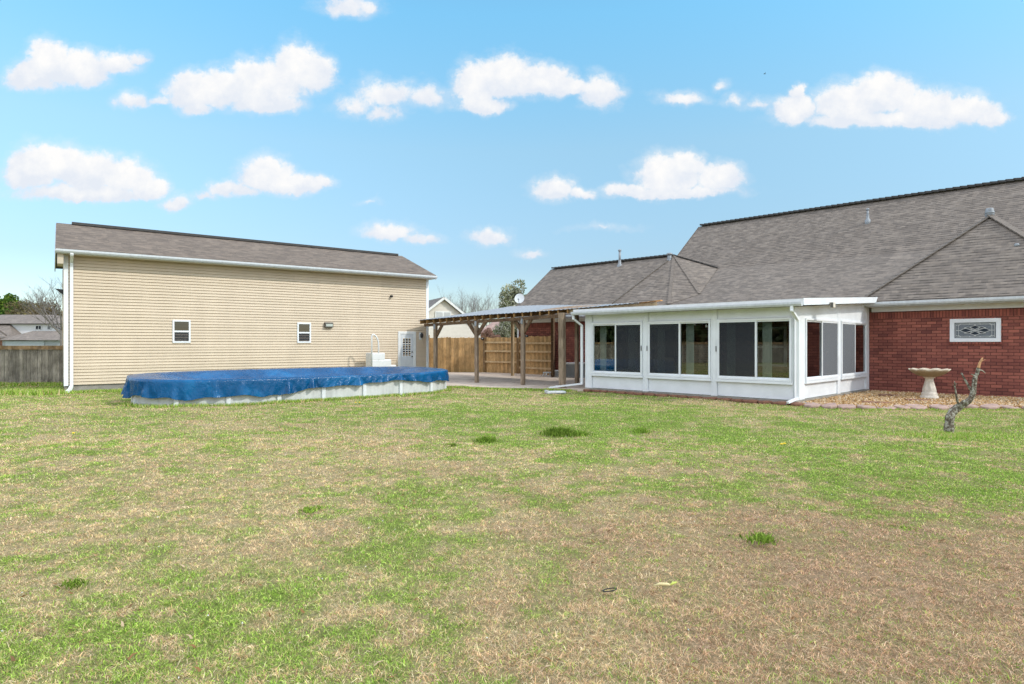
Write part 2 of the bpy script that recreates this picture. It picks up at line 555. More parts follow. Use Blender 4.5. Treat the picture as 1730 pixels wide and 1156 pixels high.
M = {}
M['white'] = simple('white_vinyl', (.755, .775, .80), .45, .07, 2.0)
M['white_trim'] = simple('white_trim', (.68, .68, .67), .5, .09, 3.0)
M['gutter'] = simple('gutter_white', (.54, .565, .585), .4, .12, 2.0, streak=(6, 6, 1.2))
def mat_siding():
    m, t = mk('cream_siding')
    co = t.n('ShaderNodeTexCoord').outputs['Object']
    sp = t.n('ShaderNodeSeparateXYZ', {0: co})
    v = t.n('ShaderNodeCombineXYZ', {0: sp.outputs[0], 1: sp.outputs[2], 2: 0.0}).outputs[0]
    br = t.n('ShaderNodeTexBrick', {'Vector': v, 'Color1': (.60, .492, .365, 1), 'Color2': (.645, .53, .398, 1), 'Mortar': (.49, .40, .29, 1), 'Scale': 1.0,
                                    'Mortar Size': .003, 'Brick Width': 3.66, 'Row Height': .203}, offset=.41, offset_frequency=3)
    st = t.ramp(t.noise(t.vm('MULTIPLY', co, (1.2, 1, .25)), 1.6, 5, .65).outputs[0], [(.3, (.94, .935, .93)), (.7, (1.04, 1.04, 1.04))])
    c = t.mix(1.0, br.outputs[0], st, 'MULTIPLY')
    b = t.n('ShaderNodeBump', {'Strength': .25, 'Distance': .02, 'Height': t.noise(t.vm('MULTIPLY', co, (.7, 1, 6)), 2.5, 3).outputs[0]})
    sheen_out(t, t.n('ShaderNodeBsdfPrincipled', {'Base Color': c, 'Roughness': .5, 'Specular IOR Level': .4, 'Normal': b.outputs[0]}))
    return m


M['siding'] = mat_siding()
M['siding_soffit'] = simple('tan_soffit', (.55, .47, .36), .6, .05, 2)
M['found'] = simple('concrete_foundation', (.27, .25, .22), .9, .2, 4, .4)
M['roof'] = shingles('shingles', (.150, .124, .104), (.205, .172, .146), (.042, .034, .028))
M['roof_g'] = shingles('garage_shingles', (.136, .106, .085), (.184, .146, .118), (.052, .041, .033), .32, .14)
M['cap'] = simple('ridge_cap', (.150, .126, .107), .9, .2, 8, .5, 60)
M['cap_dark'] = simple('ridge_vent_dark', (.06, .057, .055), .9, .2, 8)
M['brick'] = bricks('red_brick', (.35, .122, .088), (.225, .074, .058), (.10, .042, .035))
M['brick_s'] = bricks('red_brick_soldier', (.31, .098, .07), (.205, .062, .05), (.10, .042, .035), .26, .082, True)
M['glass'] = glassy('window_glass')
M['glass_dark'] = glassy('dark_window_glass', (.25, .28, .28))
M['dark_room'] = simple('dark_interior', (.012, .013, .015), .8, .2)
M['screen'] = mesh_screen('insect_screen', (.055, .060, .070), .58)
M['screen_l'] = mesh_screen('light_screen', (.20, .21, .23), .42)
M['black'] = simple('black_plastic', (.02, .02, .022), .5, .2)
M['fence_new'] = wood('cedar_fence', [(.34, .18, .07), (.56, .345, .155), (.72, .50, .27)])
M['fence_old'] = wood('grey_fence', [(.15, .125, .095), (.33, .285, .23), (.50, .445, .375)], streak=(18, 18, 1.1), dirt=.55, board=.137)
M['fence_cap'] = wood('fence_cap', [(.22, .13, .06), (.33, .21, .11), (.42, .29, .17)], (3, 3, 3))
M['fence_rail'] = wood('fence_rail', [(.50, .33, .17), (.66, .47, .27), (.78, .60, .38)], (3, 3, 3), uvboards=False, dirt=.2)
M['timber'] = wood('weathered_timber', [(.13, .09, .06), (.30, .22, .155), (.46, .37, .28)], uvboards=False, dirt=.35)
M['timber_dark'] = wood('dark_timber', [(.055, .032, .018), (.13, .08, .046), (.25, .16, .09)], (4, 4, 4), uvboards=False)
M['timber_pale'] = wood('pale_timber', [(.25, .17, .09), (.42, .31, .19), (.55, .43, .29)], uvboards=False, dirt=.3)
M['rafter'] = wood('rafter_timber', [(.14, .07, .028), (.38, .215, .085), (.60, .39, .18)], (5, 5, 5), uvboards=False, dirt=.5)
M['galv'] = simple('galvanised', (.25, .27, .29), .6, .25, 7, metal=.3)
M['metal_roof'] = simple('metal_roof', (.29, .30, .315), .45, .2, 1.5, metal=.25, streak=(1, 5, 1))
M['tarp'] = None
M['pool_wall'] = simple('pool_wall', (.52, .53, .52), .6, .16, 3.5, streak=(2, 2, .6))
M['pool_post'] = simple('pool_upright', (.66, .68, .70), .5, .1, 5)
M['plastic'] = simple('white_plastic', (.68, .69, .69), .45, .06, 5)
M['conc'] = None
M['stone'] = simple('cast_stone', (.60, .545, .47), .9, .22, 9, .5, 50)
M['stone_d'] = simple('mossy_stone', (.33, .27, .19), .95, .45, 7, .6, 40)
M['flag'] = simple('pink_flagstone', (.36, .245, .205), .9, .25, 5, .5, 30)
M['flag_red'] = simple('red_flagstone', (.20, .095, .06), .92, .35, 9, .6, 30)
M['lead'] = simple('lead_came', (.50, .51, .50), .5, .1)
M['lead_glass'] = simple('textured_glass', (.13, .15, .175), .25, .35, 60, .5, 90, spec=.6)
M['bevel_glass'] = simple('dark_glass', (.010, .014, .024), .15, .2, spec=.3)
M['ac'] = simple('ac_grey', (.33, .35, .36), .5, .1, metal=.2)
M['brown_sash'] = simple('bronze_box', (.10, .09, .075), .5, .2)
M['lens'] = simple('lamp_lens', (.45, .48, .43), .3, .1)
M['leaf'] = attr_leaf('leaf')
M['grass'] = attr_leaf('grass_blade', .28)
M['bush_twig'] = simple('twig_grey', (.17, .15, .14), .95, .25, 6)
M['twig_far'] = simple('twig_far', (.21, .195, .195), .95, .2, 3)
M['bark'] = simple('bark', (.10, .082, .068), .95, .3, 6, .6, 25)
M['yellow'] = simple('yellow_petal', (.80, .55, .02), .7, .1)


def mat_tarp():
    m, t = mk('blue_tarp')
    co = t.n('ShaderNodeTexCoord').outputs['Object']
    n1 = t.noise(t.vm('MULTIPLY', co, (1, 1, 1)), 1.3, 4, .55, .5).outputs[0]
    n2 = t.noise(co, 16, 5, .65, 1.0).outputs[0]
    c = t.ramp(n1, [(.3, (.001, .050, .140)), (.55, (.002, .080, .215)), (.75, (.006, .125, .30))])
    cr = t.m('ABSOLUTE', t.m('SUBTRACT', t.noise(t.vm('MULTIPLY', co, (1, 1, .6)), 4.5, 4, .6, 1.2).outputs[0], .5))
    h = t.m('ADD', t.m('MULTIPLY', cr, -2.2), t.m('MULTIPLY', n2, .07))
    b = t.n('ShaderNodeBump', {'Strength': .6, 'Distance': .03, 'Height': h})
    sheen_out(t, t.n('ShaderNodeBsdfPrincipled', {'Base Color': c, 'Roughness': .22, 'Specular IOR Level': .28, 'Normal': b.outputs[0]}))
    return m


def mat_conc():
    m, t = mk('patio_concrete')
    co = t.n('ShaderNodeTexCoord').outputs['Object']
    c = t.ramp(t.noise(co, 1.1, 6, .68).outputs[0], [(.28, (.38, .30, .24)), (.5, (.56, .455, .375)), (.72, (.68, .58, .49))])
    g = t.ramp(t.noise(co, 45, 3, .7).outputs[0], [(.3, (.85,) * 3), (.7, (1.12,) * 3)])
    c = t.mix(1.0, c, g, 'MULTIPLY')
    b = t.n('ShaderNodeBump', {'Strength': .3, 'Distance': .01, 'Height': t.noise(co, 30, 4).outputs[0]})
    sheen_out(t, t.n('ShaderNodeBsdfPrincipled', {'Base Color': c, 'Roughness': .85, 'Specular IOR Level': .3, 'Normal': b.outputs[0]}))
    return m


M['tarp'] = mat_tarp()
M['conc'] = mat_conc()

# ================================================================== brick house
house = thing('brick_house', 'long red brick ranch house under a grey shingle roof with several hips', 'house', HF.o, HF.a)
EY, EZ = 5.75, 2.97            # eave line of the roof: depth and height
WALLY = 6.2


def slope_sheet(pts, name, mat, parent, th=.05):
    """a roof plane with thickness"""
    pts = [Vector(p) for p in pts]
    n = (pts[1] - pts[0]).cross(pts[2] - pts[0]).normalized()
    if n.z < 0:
        pts.reverse(); n = -n
    b = MB()
    k = len(pts)
    vs = pts + [p - Vector((0, 0, th)) for p in pts]
    fs = [tuple(range(k)), tuple(reversed(range(k, 2 * k)))] + [(i, k + i, k + (i + 1) % k, (i + 1) % k) for i in range(k)]
    b.add(vs, fs)
    return b.build(name, mat, parent)


def build_house():
    # walls: the long rear wall facing the yard, gable wall at the left end, right end
    XL, XR = -16.35, 11.0
    b = MB()
    b.box(XL, XR, WALLY, WALLY + .25, 0, 2.62)
    b.box(XL, XL + .25, WALLY + .25, 14.5, 0, 2.62)
    b.box(XR - .25, XR, WALLY + .25, 14.5, 0, 2.62)
    b.box(XL, XR, 14.5, 14.75, 0, 2.62)
    # gable triangle of the left wing (under its ridge)
    b.add([(XL, 6.2, 2.62), (XL, 13.0, 2.62), (XL, 9.33, 5.45), (XL + .2, 6.2, 2.62), (XL + .2, 13.0, 2.62), (XL + .2, 9.33, 5.45)],
          [(0, 1, 2), (3, 5, 4), (0, 3, 4, 1), (1, 4, 5, 2), (2, 5, 3, 0)])
    b.add([(-9.9, 9.0, 2.7), (-9.9, 18.5, 2.7), (-9.9, 13.75, 7.5), (-9.7, 9.0, 2.7), (-9.7, 18.5, 2.7), (-9.7, 13.75, 7.5)],
          [(0, 1, 2), (3, 5, 4), (0, 3, 4, 1), (1, 4, 5, 2), (2, 5, 3, 0)])
    b.build('wall', M['brick'], house)
    b = MB()
    b.box(0.0, XR, WALLY - .006, WALLY, 2.40, 2.62)
    b.build('soldier_course', M['brick_s'], house)
    b = MB()
    b.box(XL, -7.2, WALLY - .006, WALLY, 2.40, 2.62)
    b.build('soldier_course', M['brick_s'], house)
    b = MB()   # frieze board and soffit under the eave
    b.box(.08, XR, WALLY - .03, WALLY + .2, 2.623, 2.80)
    b.box(.08, XR + .3, EY + .05, WALLY - .028, 2.76, 2.785)
    b.build('soffit', M['white_trim'], house)
    b = MB()
    b.box(XL, -7.2, WALLY - .03, WALLY + .2, 2.623, 2.80)
    b.box(XL - .3, -7.2, EY + .05, WALLY - .028, 2.76, 2.785)
    b.build('soffit', M['white_trim'], house)
    b = MB()
    b.box(XL - .02, XL + .08, WALLY - .05, WALLY - .034, .25, 2.75)
    b.build('downspout', M['white'], house)
    # ---- roof planes (coordinates from the roof lines of the photo), x = along wall, y = depth
    lw, q, p = .763, .45, .80
    B, BZ = EY + 4.53, EZ + 4.53 * q            # pitch break
    RY, RZ = EY + 8.0, BZ + 3.47 * p            # main ridge
    LY, LZ = EY + 3.58, EZ + 3.58 * lw          # left wing ridge
    Pk = (-9.17, LY, LZ)
    rf = M['roof']
    slope_sheet([(-16.8, EY, EZ), (-10.8, EY, EZ), Pk, (-16.8, LY, LZ)], 'roof', rf, house)
    slope_sheet([(-16.8, LY, LZ), (-9.17, LY, LZ), (-9.17, LY + 3.7, LZ - 3.7 * lw), (-16.8, LY + 3.7, LZ - 3.7 * lw)], 'roof', rf, house)
    b1 = (-7.58, EY + .52, EZ + .52 * q + .03)
    c1 = (-6.73, EY + 1.52, EZ + 1.52 * q + .01)
    Q = (-7.5, B + .05, BZ + .05)
    slope_sheet([(-10.8, EY - .0, EZ), (-9.2, EY - .05, EZ), b1, Pk], 'hip_facet', rf, house)
    slope_sheet([b1, c1, Pk], 'hip_facet', rf, house)
    slope_sheet([Pk, c1, Q], 'hip_facet', rf, house)
    slope_sheet([(-9.2, EY - .02, EZ - .02), (11.5, EY - .02, EZ - .02), (11.5, B, BZ), (-9.2, B, BZ)], 'porch_roof', rf, house)
    slope_sheet([(-10.28, B, BZ), (14, B, BZ), (14, RY, RZ), (-10.28, RY, RZ)], 'main_roof', rf, house)
    slope_sheet([(-10.28, RY, RZ), (14, RY, RZ), (14, RY + 6.5, RZ - 6.5 * p), (-10.28, RY + 6.5, RZ - 6.5 * p)], 'main_roof', rf, house)
    # right wing: hip roof; apex seen at pixel 1672, 365
    x0, run, hz = -.2, 3.06, 5.78
    ap = (x0 + run, EY + run, hz)
    xr = x0 + 2 * run
    slope_sheet([(x0, EY, EZ), (xr, EY, EZ), ap], 'wing_roof', rf, house)
    slope_sheet([(x0, EY, EZ), ap, (ap[0], B + 2.5, hz), (x0, B + 2.5, EZ)], 'wing_roof', rf, house)
    slope_sheet([(xr, EY, EZ), (xr, B + 2.5, EZ), (ap[0], B + 2.5, hz), ap], 'wing_roof', rf, house)

    def cap(a, c, m, w=.22, lift=.03, h=.03):
        n = max(2, int((Vector(c) - Vector(a)).length / .24))
        bb = MB()
        A, Cc = Vector(a), Vector(c)
        for i in range(n):
            s0, s1 = A.lerp(Cc, i / n), A.lerp(Cc, (i + 1.15) / n if i < n - 1 else 1)
            bb.bar(s0 + Vector((0, 0, lift)), s1 + Vector((0, 0, lift * .55)), w, h)
        return bb.build('ridge_cap', m, house)
    cap((-16.75, LY, LZ), (-9.2, LY, LZ), M['cap_dark'], .26, .06, .07)
    cap((-10.2, RY, RZ), (14, RY, RZ), M['cap_dark'], .30, .07, .08)
    cap((x0 + .05, EY + .05, EZ + .03), ap, M['cap'], .2)
    cap(ap, (xr - .05, EY + .05, EZ + .03), M['cap'], .24)
    cap((Pk[0] - 1.6, EY + .04, EZ + .02), Pk, M['cap'], .16, .02)
    cap(b1, Pk, M['cap'], .14, .015, .02)
    cap(c1, Pk, M['cap'], .12, .02, .02)
    cap(Pk, Q, M['cap_dark'], .16, .03, .04)
    # rake boards
    b = MB()
    b.bar((-16.82, EY, EZ - .08), (-16.82, LY, LZ - .08), .03, .16)
    b.build('rake_board', M['cap'], house)
    b = MB()
    b.bar((-10.31, B, BZ - .08), (-10.31, RY, RZ - .08), .03, .16)
    b.build('rake_board', M['cap'], house)
    # gutters
    prof = [(0, 0), (.10, .0), (.125, .05), (.125, .115), (.115, .115), (.11, .06), (0, .05)]
    b = MB()
    b.prism(prof, -.13, 11.5, lambda t, u, v: (t, EY - .01 - u, EZ - .165 + v))
    b.box(-.13, 11.5, EY - .012, EY + .03, EZ - .20, EZ - .035)
    b.build('gutter', M['gutter'], house)
    b = MB()
    b.prism(prof, -16.8, -8.0, lambda t, u, v: (t, EY - .01 - u, EZ - .165 + v))
    b.build('gutter', M['gutter'], house)
    # stained glass window in the brick wall
    a0 = HF.hit(1604.5, 529.5, WALLY - .05); a1 = HF.hit(1691, 576.5, WALLY - .05)
    g0 = HF.hit(1614, 537, WALLY - .02); g1 = HF.hit(1682.5, 569, WALLY - .02)
    xa, xb, za, zb = a0.x, a1.x, 1.64, 2.335
    fw = .115
    b = MB()
    b.box(xa, xb, WALLY - .05, WALLY + .02, zb - fw, zb, .006)
    b.box(xa, xb, WALLY - .055, WALLY + .02, za, za + fw * .95, .006)
    b.box(xa, xa + fw, WALLY - .048, WALLY + .02, za + fw * .95, zb - fw, .006)
    b.box(xb - fw, xb, WALLY - .048, WALLY + .02, za + fw * .95, zb - fw, .006)
    win = b.build('window', M['white'], house)
    win['label'] = 'wide leaded glass window in a white frame'
    ga, gb, gc, gd = xa + fw, xb - fw, za + fw * .95, zb - fw
    b = MB(); b.box(ga, gb, WALLY - .012, WALLY - .004, gc, gd)
    b.build('pane', M['lead_glass'], win)
    cx, cz, hw, hh = (ga + gb) / 2, (gc + gd) / 2, (gb - ga) / 2, (gd - gc) / 2

    def pt(u, v, y=-.0165):
        return (cx + u * hw, WALLY + y, cz + v * hh)
    b = MB()
    dia = [[(0.02, .08), (-.24, .42), (-.16, .50), (0, .62), (.16, .50), (.24, .42), (-.02, .08)],
           [(-.10, 0), (-.45, .26), (-.58, .18), (-.72, 0), (-.58, -.18), (-.45, -.26)]]
    shapes = [dia[0], [(u, -v) for u, v in dia[0]], dia[1], [(-u, v) for u, v in dia[1]]]
    for sx in (-1, 1):
        for sz in (-1, 1):
            shapes.append([(sx * .12, sz * .10), (sx * .46, sz * .28), (sx * .40, sz * .42), (sx * .26, sz * .42)])
    for sh in shapes:
        b.poly([pt(u, v) for u, v in sh])
    b.build('glass_pattern', simple('smoky_glass', (.030, .040, .056), .15, .2, spec=.4), win)
    b = MB()

    def line(pts, r=.0075):
        for a, c in zip(pts, pts[1:]):
            b.bar(pt(*a, -.02), pt(*c, -.02), r * 2, r, (0, 1, 0))
    for sh in shapes:
        line(sh + [sh[0]], .006)
    for k in (.80, .93):
        line([(-k, -k + .06), (k, -k + .06), (k, k - .06), (-k, k - .06), (-k, -k + .06)], .005)
    for sx in (-1, 1):
        line([(sx * .72, 0), (sx * .93, 0)]); line([(sx * .25, .74), (sx * .25, .87)]); line([(sx * .25, -.74), (sx * .25, -.87)])
        for sz in (-1, 1):
            line([(sx * .68, sz * .87), (sx * .80, sz * .60)]); line([(sx * .93, sz * .64), (sx * .8, sz * .74)])
    line([(0, .62), (0, .74)]); line([(0, -.62), (0, -.74)])
    for u, v in ((-.05, 0), (.05, 0), (0, .68), (0, -.68), (-.47, .30), (.47, .30), (-.47, -.30), (.47, -.30)):
        x, y, z = pt(u, v, -.02)
        b.box(x - .022, x + .022, y - .006, y + .002, z - .018, z + .018)
    b.build('lead_lines', M['lead'], win)
    # brick ledge under that window
    b = MB(); b.box(xa - .02, xb + .02, WALLY - .035, WALLY - .0005, za - .075, za - .004)
    b.build('window_ledge', M['brick_s'], house)


build_house()


def roof_vent(px, py, plane_y, label, h, r, base_r, kind='pipe', lean=0.0):
    """galvanised vent standing on the roof"""
    P = HF.w(*HF.hit(px, py, plane_y))
    t = thing('roof_vent', label, 'vent pipe', P, 0, 'galvanised vents on the roof of the brick house')
    b = MB()
    b.lathe((0, 0, -.35), [(base_r, 0), (base_r * .98, .33), (r * 1.5, .36), (r * 1.25, .55), (r * 1.05, .58)], 20)
    b.build('flashing', M['galv'], t)
    b = MB()
    b.tube([(0, 0, .1), (lean, 0, h)], r, 14)
    b.build('pipe', M['galv'], t)
    b = MB()
    b.lathe((lean, 0, h - .02), [(r * .8, 0), (r * 1.5, .03), (r * 1.5, .08), (r * .9, .11)], 18)
    b.build('vent_cap', M['galv'], t)
    return t


roof_vent(1047, 447, EY + 3.3, 'tall thin galvanised pipe near the left end of the roof ridge', .66, .055, .14)
roof_vent(1131, 446, EY + 3.35, 'short stout galvanised vent where the left ridge meets the hips', .42, .095, .16)
roof_vent(1466, 371, EY + 6.6, 'thin galvanised pipe high on the main roof slope', .38, .042, .11)
roof_vent(1672, 364, EY + 3.1, 'low round cap vent at the peak of the right hip roof', .05, .09, .12)
roof_vent(1718, 432, EY + 1.75, 'galvanised pipe with a wide flashing on the right hip slope', .28, .045, .18)

# ================================================================== sunroom
sun_room = thing('sunroom', 'white sunroom of sliding windows built onto the back of the brick house', 'sunroom', HF.o, HF.a)
SL = 7.02     # length of its front


def window_unit(parent, to, s0, s1, z0, z1, panes, handle_s=None, label=None):
    """sliding window in a wall; to(s, d, z) maps along-wall, outward distance, height to local xyz.
    panes: list of (sa, sb, proud, kind)"""
    def bx(b, a, c, d0, d1, e, f, bev=.004):
        p, q = to(a, d0, e), to(c, d1, f)
        b.box(p[0], q[0], p[1], q[1], e, f, bev)
    b = MB()
    fw = .055
    bx(b, s0, s1, -.04, .035, z1 - fw, z1)
    bx(b, s0, s1, -.04, .04, z0, z0 + fw)
    bx(b, s0, s0 + fw, -.04, .035, z0 + fw, z1 - fw)
    bx(b, s1 - fw, s1, -.04, .035, z0 + fw, z1 - fw)
    bx(b, s0 - .02, s1 + .02, -.03, .05, z0 - .075, z0 - .006)
    wdw = b.build('window', M['white'], parent)
    if label:
        wdw['label'] = label
    for (sa, sb, pr, kind) in panes:
        b = MB()
        sw = .052
        a0, a1 = sa, sb
        zz0, zz1 = z0 + fw - .012, z1 - fw + .012
        bx(b, a0, a1, pr - .03, pr, zz1 - sw, zz1)
        bx(b, a0, a1, pr - .03, pr, zz0, zz0 + sw)
        bx(b, a0, a0 + sw, pr - .03, pr - .002, zz0 + sw, zz1 - sw)
        bx(b, a1 - sw, a1, pr - .03, pr - .002, zz0 + sw, zz1 - sw)
        b.build('sash', M['white'], wdw)
        b = MB()
        bx(b, a0 + sw, a1 - sw, pr - .018, pr - .012, zz0 + sw, zz1 - sw, 0)
        b.build('pane', M['glass'], wdw)
        if kind:
            b = MB()
            bx(b, a0 + sw * .9, a1 - sw * .9, pr - .008, pr - .005, zz0 + sw * .9, zz1 - sw * .9, 0)
            b.build('screen', M['screen'] if kind == 'dark' else M['screen_l'], wdw)
    for hs in (handle_s or []):
        b = MB()
        bx(b, hs - .012, hs + .012, .034, .05, 1.36, 1.52, .004)
        b.build('handle', M['black'], wdw)
    return wdw


def build_sunroom():
    w = M['white']
    Z0, SILL, WT, TOP = .10, .58, 2.28, 2.56
    front = lambda s, d, z: (s, -d, z)
    side = lambda s, d, z: (d, s, z)
    # slab
    b = MB(); b.box(-SL - .02, .02, -.02, 6.15, 0, .09)
    b.build('slab', M['found'], sun_room)
    # posts along the front
    xs = [HF.hit(988.5, 600, 0).x, HF.hit(1000.2, 600, 0).x, HF.hit(1085.5, 600, 0).x, HF.hit(1094.8, 600, 0).x,
          HF.hit(1200.8, 600, 0).x, HF.hit(1211.5, 600, 0).x, HF.hit(1338, 600, 0).x, 0.0]
    for a, c in ((0, 1), (2, 3), (4, 5), (6, 7)):
        b = MB(); b.box(xs[a], xs[c], -.0, .10, .09, TOP, .006)
        # raised ribs of the extruded post
        b.box(xs[a] + .02, xs[a] + .05, -.012, 0, .09, TOP - .02)
        b.box(xs[c] - .05, xs[c] - .02, -.012, 0, .09, TOP - .02)
        b.build('post', w, sun_room)
    for i, (a, c) in enumerate(((1, 2), (3, 4), (5, 6))):
        x0, x1 = xs[a] + .003, xs[c] - .003
        b = MB(); b.box(x0 + .006, x1 - .006, .034, .09, .10, SILL - .08, .004)
        b.build('kick_panel', w, sun_room)
        b = MB(); b.box(x0 + .006, x1 - .006, .03, .09, WT + .008, TOP, .004)
        b.build('header_panel', w, sun_room)
        mid = [HF.hit(1040.5, 600, 0).x, HF.hit(1148, 600, 0).x, HF.hit(1277, 600, 0).x][i]
        if i == 0:
            ps = [(x0 + .02, mid + .02, -.005, None), (mid - .03, x1 - .02, .022, 'dark')]
            hd = [x1 - .02]
        else:
            ps = [(x0 + .02, mid + .03, .022, 'dark'), (mid - .02, x1 - .02, -.005, None)]
            hd = [x0 - .015]
        window_unit(sun_room, front, x0, x1, SILL, WT, ps, hd)
    # right side: two windows between corner post and house
    def sy(px):
        return HF.hitx(px, 600, 0).y
    ya, yb, yc, yd = sy(1360), sy(1415.5), sy(1420.5), sy(1463.5)
    b = MB(); b.box(-.10, 0, .102, ya, .09, TOP, .006)
    b.build('post', w, sun_room)
    b = MB(); b.box(-.10, 0, yb, yc, .09, TOP + .05, .006)
    b.build('post', w, sun_room)
    b = MB(); b.box(-.10, 0, yd, 6.195, .09, 2.80, .006)
    b.build('post', w, sun_room)
    for i, (a, c) in enumerate(((ya + .003, yb - .003), (yc + .003, yd - .003))):
        b = MB(); b.box(-.09, -.034, a + .006, c - .006, .10, SILL - .08, .004)
        b.build('kick_panel', w, sun_room)
        if i == 0:
            mid = sy(1388.5); ps = [(a + .02, mid + .03, -.005, None), (mid - .03, c - .02, .022, 'light')]
        else:
            mid = sy(1443.8); ps = [(a + .02, mid + .03, .022, 'light'), (mid - .03, c - .02, -.005, None)]
        window_unit(sun_room, side, a, c, SILL, WT, ps)
    # slanted panel above the side windows
    for (xa, xb) in ((-.085, -.012), (-SL + .012, -SL + .085)):
        b = MB()
        vs = []
        for x in (xa, xb):
            vs += [(x, .1, WT + .004), (x, 6.19, WT + .004), (x, 6.19, 2.93), (x, .1, TOP)]
        b.add(vs, [(0, 1, 2, 3), (7, 6, 5, 4), (0, 4, 5, 1), (1, 5, 6, 2), (2, 6, 7, 3), (3, 7, 4, 0)])
        b.build('gable_panel', w, sun_room)
    # left side wall: post, low panel, windows seen only from inside
    for (a, c) in ((.102, .3), (3.05, 3.2), (6.0, 6.19)):
        b = MB(); b.box(-SL, -SL + .1, a, c, .09, TOP)
        b.build('post', w, sun_room)
    for (a, c) in ((.3, 3.05), (3.2, 6.0)):
        b = MB(); b.box(-SL + .015, -SL + .09, a, c, .092, SILL - .08)
        b.build('kick_panel', w, sun_room)
    lside = lambda s, d, z: (-SL - d, s, z)
    window_unit(sun_room, lside, .303, 3.047, SILL, WT, [(.32, 1.7, -.005, None), (1.65, 3.03, .022, 'dark')])
    window_unit(sun_room, lside, 3.203, 5.997, SILL, WT, [(3.22, 4.6, -.005, None), (4.55, 5.98, .022, 'dark')])
    # insulated roof panel sloping down from the house eave
    b = MB()
    x0, x1, y0, y1 = -SL - .25, .32, -.32, 5.86
    za, zb = 2.585, 2.965
    th = .155
    vs = [(x0, y0, za), (x1, y0, za), (x1, y1, zb), (x0, y1, zb), (x0, y0, za + th), (x1, y0, za + th), (x1, y1, zb + .07), (x0, y1, zb + .07)]
    b.add(vs, [(0, 3, 2, 1), (4, 5, 6, 7), (0, 1, 5, 4), (1, 2, 6, 5), (2, 3, 7, 6), (3, 0, 4, 7)])
    b.build('roof_panel', M['white_trim'], sun_room)
    b = MB()
    b.bar((x1 + .012, y0 + .0, za + .075), (x1 + .012, y1, zb + .035), .02, .18)
    b.build('fascia', w, sun_room)
    prof = [(0, 0), (.09, .0), (.12, .05), (.12, .105), (.108, .105), (.105, .055), (0, .045)]
    b = MB()
    b.prism(prof, x0, x1 - .0, lambda t, u, v: (t, y0 - .008 - u, za - .035 + v))
    b.build('gutter', M['gutter'], sun_room)
    # downspout at the right corner: offset elbow, straight run, kick-out
    def spout(pts, name='downspout'):
        bb = MB()
        for a, c in zip(pts, pts[1:]):
            bb.bar(a, c, .075, .055)
        for a in pts[1:-1]:
            bb.lathe((a[0], a[1], a[2] - .035), [(.036, 0), (.044, .035), (.036, .07)], 10)
        return bb.build(name, w, sun_room)
    xd = HF.hit(1340.5, 540, -.3).x
    xr = HF.hit(1348.5, 600, -.05).x
    spout([(xd, -.40, 2.56), (xd, -.40, 2.44), (xr, -.06, 2.20), (xr, -.06, .17), (xr - .12, -.42, .07)])
    xl = -SL - .03
    spout([(xl - .18, -.36, 2.56), (xl - .18, -.34, 2.42), (xl - .05, -.06, 2.2), (xl - .05, -.06, .22), (xl - .75, -.55, .11), (xl - .95, -.75, .07)])
    # inside: floor and back face are the slab and the brick wall; ceiling is the roof panel
    b = MB(); b.box(-SL + .1, -.1, .11, 6.1, .0905, .10)
    b.build('floor', M['conc'], sun_room)
    # security camera lamp at the roof edge
    P = HF.hitx(1403, 515, x1 + .03)
    fl = MB()
    fl.box(P.x, P.x + .05, P.y - .06, P.y + .10, P.z - .05, P.z + .07, .01)
    fl.box(P.x + .05, P.x + .13, P.y - .16, P.y + .02, P.z - .09, P.z + .06, .015)
    o = fl.build('flood_light', M['stone'], sun_room)
    fl = MB(); fl.box(P.x + .055, P.x + .125, P.y - .176, P.y - .161, P.z - .08, P.z + .05)
    fl.build('lens', M['brown_sash'], o)


build_sunroom()

def room_chair():
    t = thing('armchair', 'dim armchair standing inside the sunroom behind the left window', 'armchair', HF.w(-5.6, 2.6, .1), HF.a + .4)
    b = MB(); b.box(-.36, .36, -.36, .36, .2, .45, .05); b.build('seat', M['stone_d'], t)
    b = MB(); b.box(-.36, .36, .28, .42, .45, .98, .06); b.build('backrest', M['stone_d'], t)
    for sx in (-1, 1):
        b = MB(); b.box(sx * .36, sx * .44, -.36, .36, .2, .64, .03); b.build('armrest', M['stone_d'], t)
        for sy in (-.3, .3):
            b = MB(); b.box(sx * .3 - .03, sx * .3 + .03, sy - .03, sy + .03, 0, .2); b.build('leg', M['bark'], t)


room_chair()


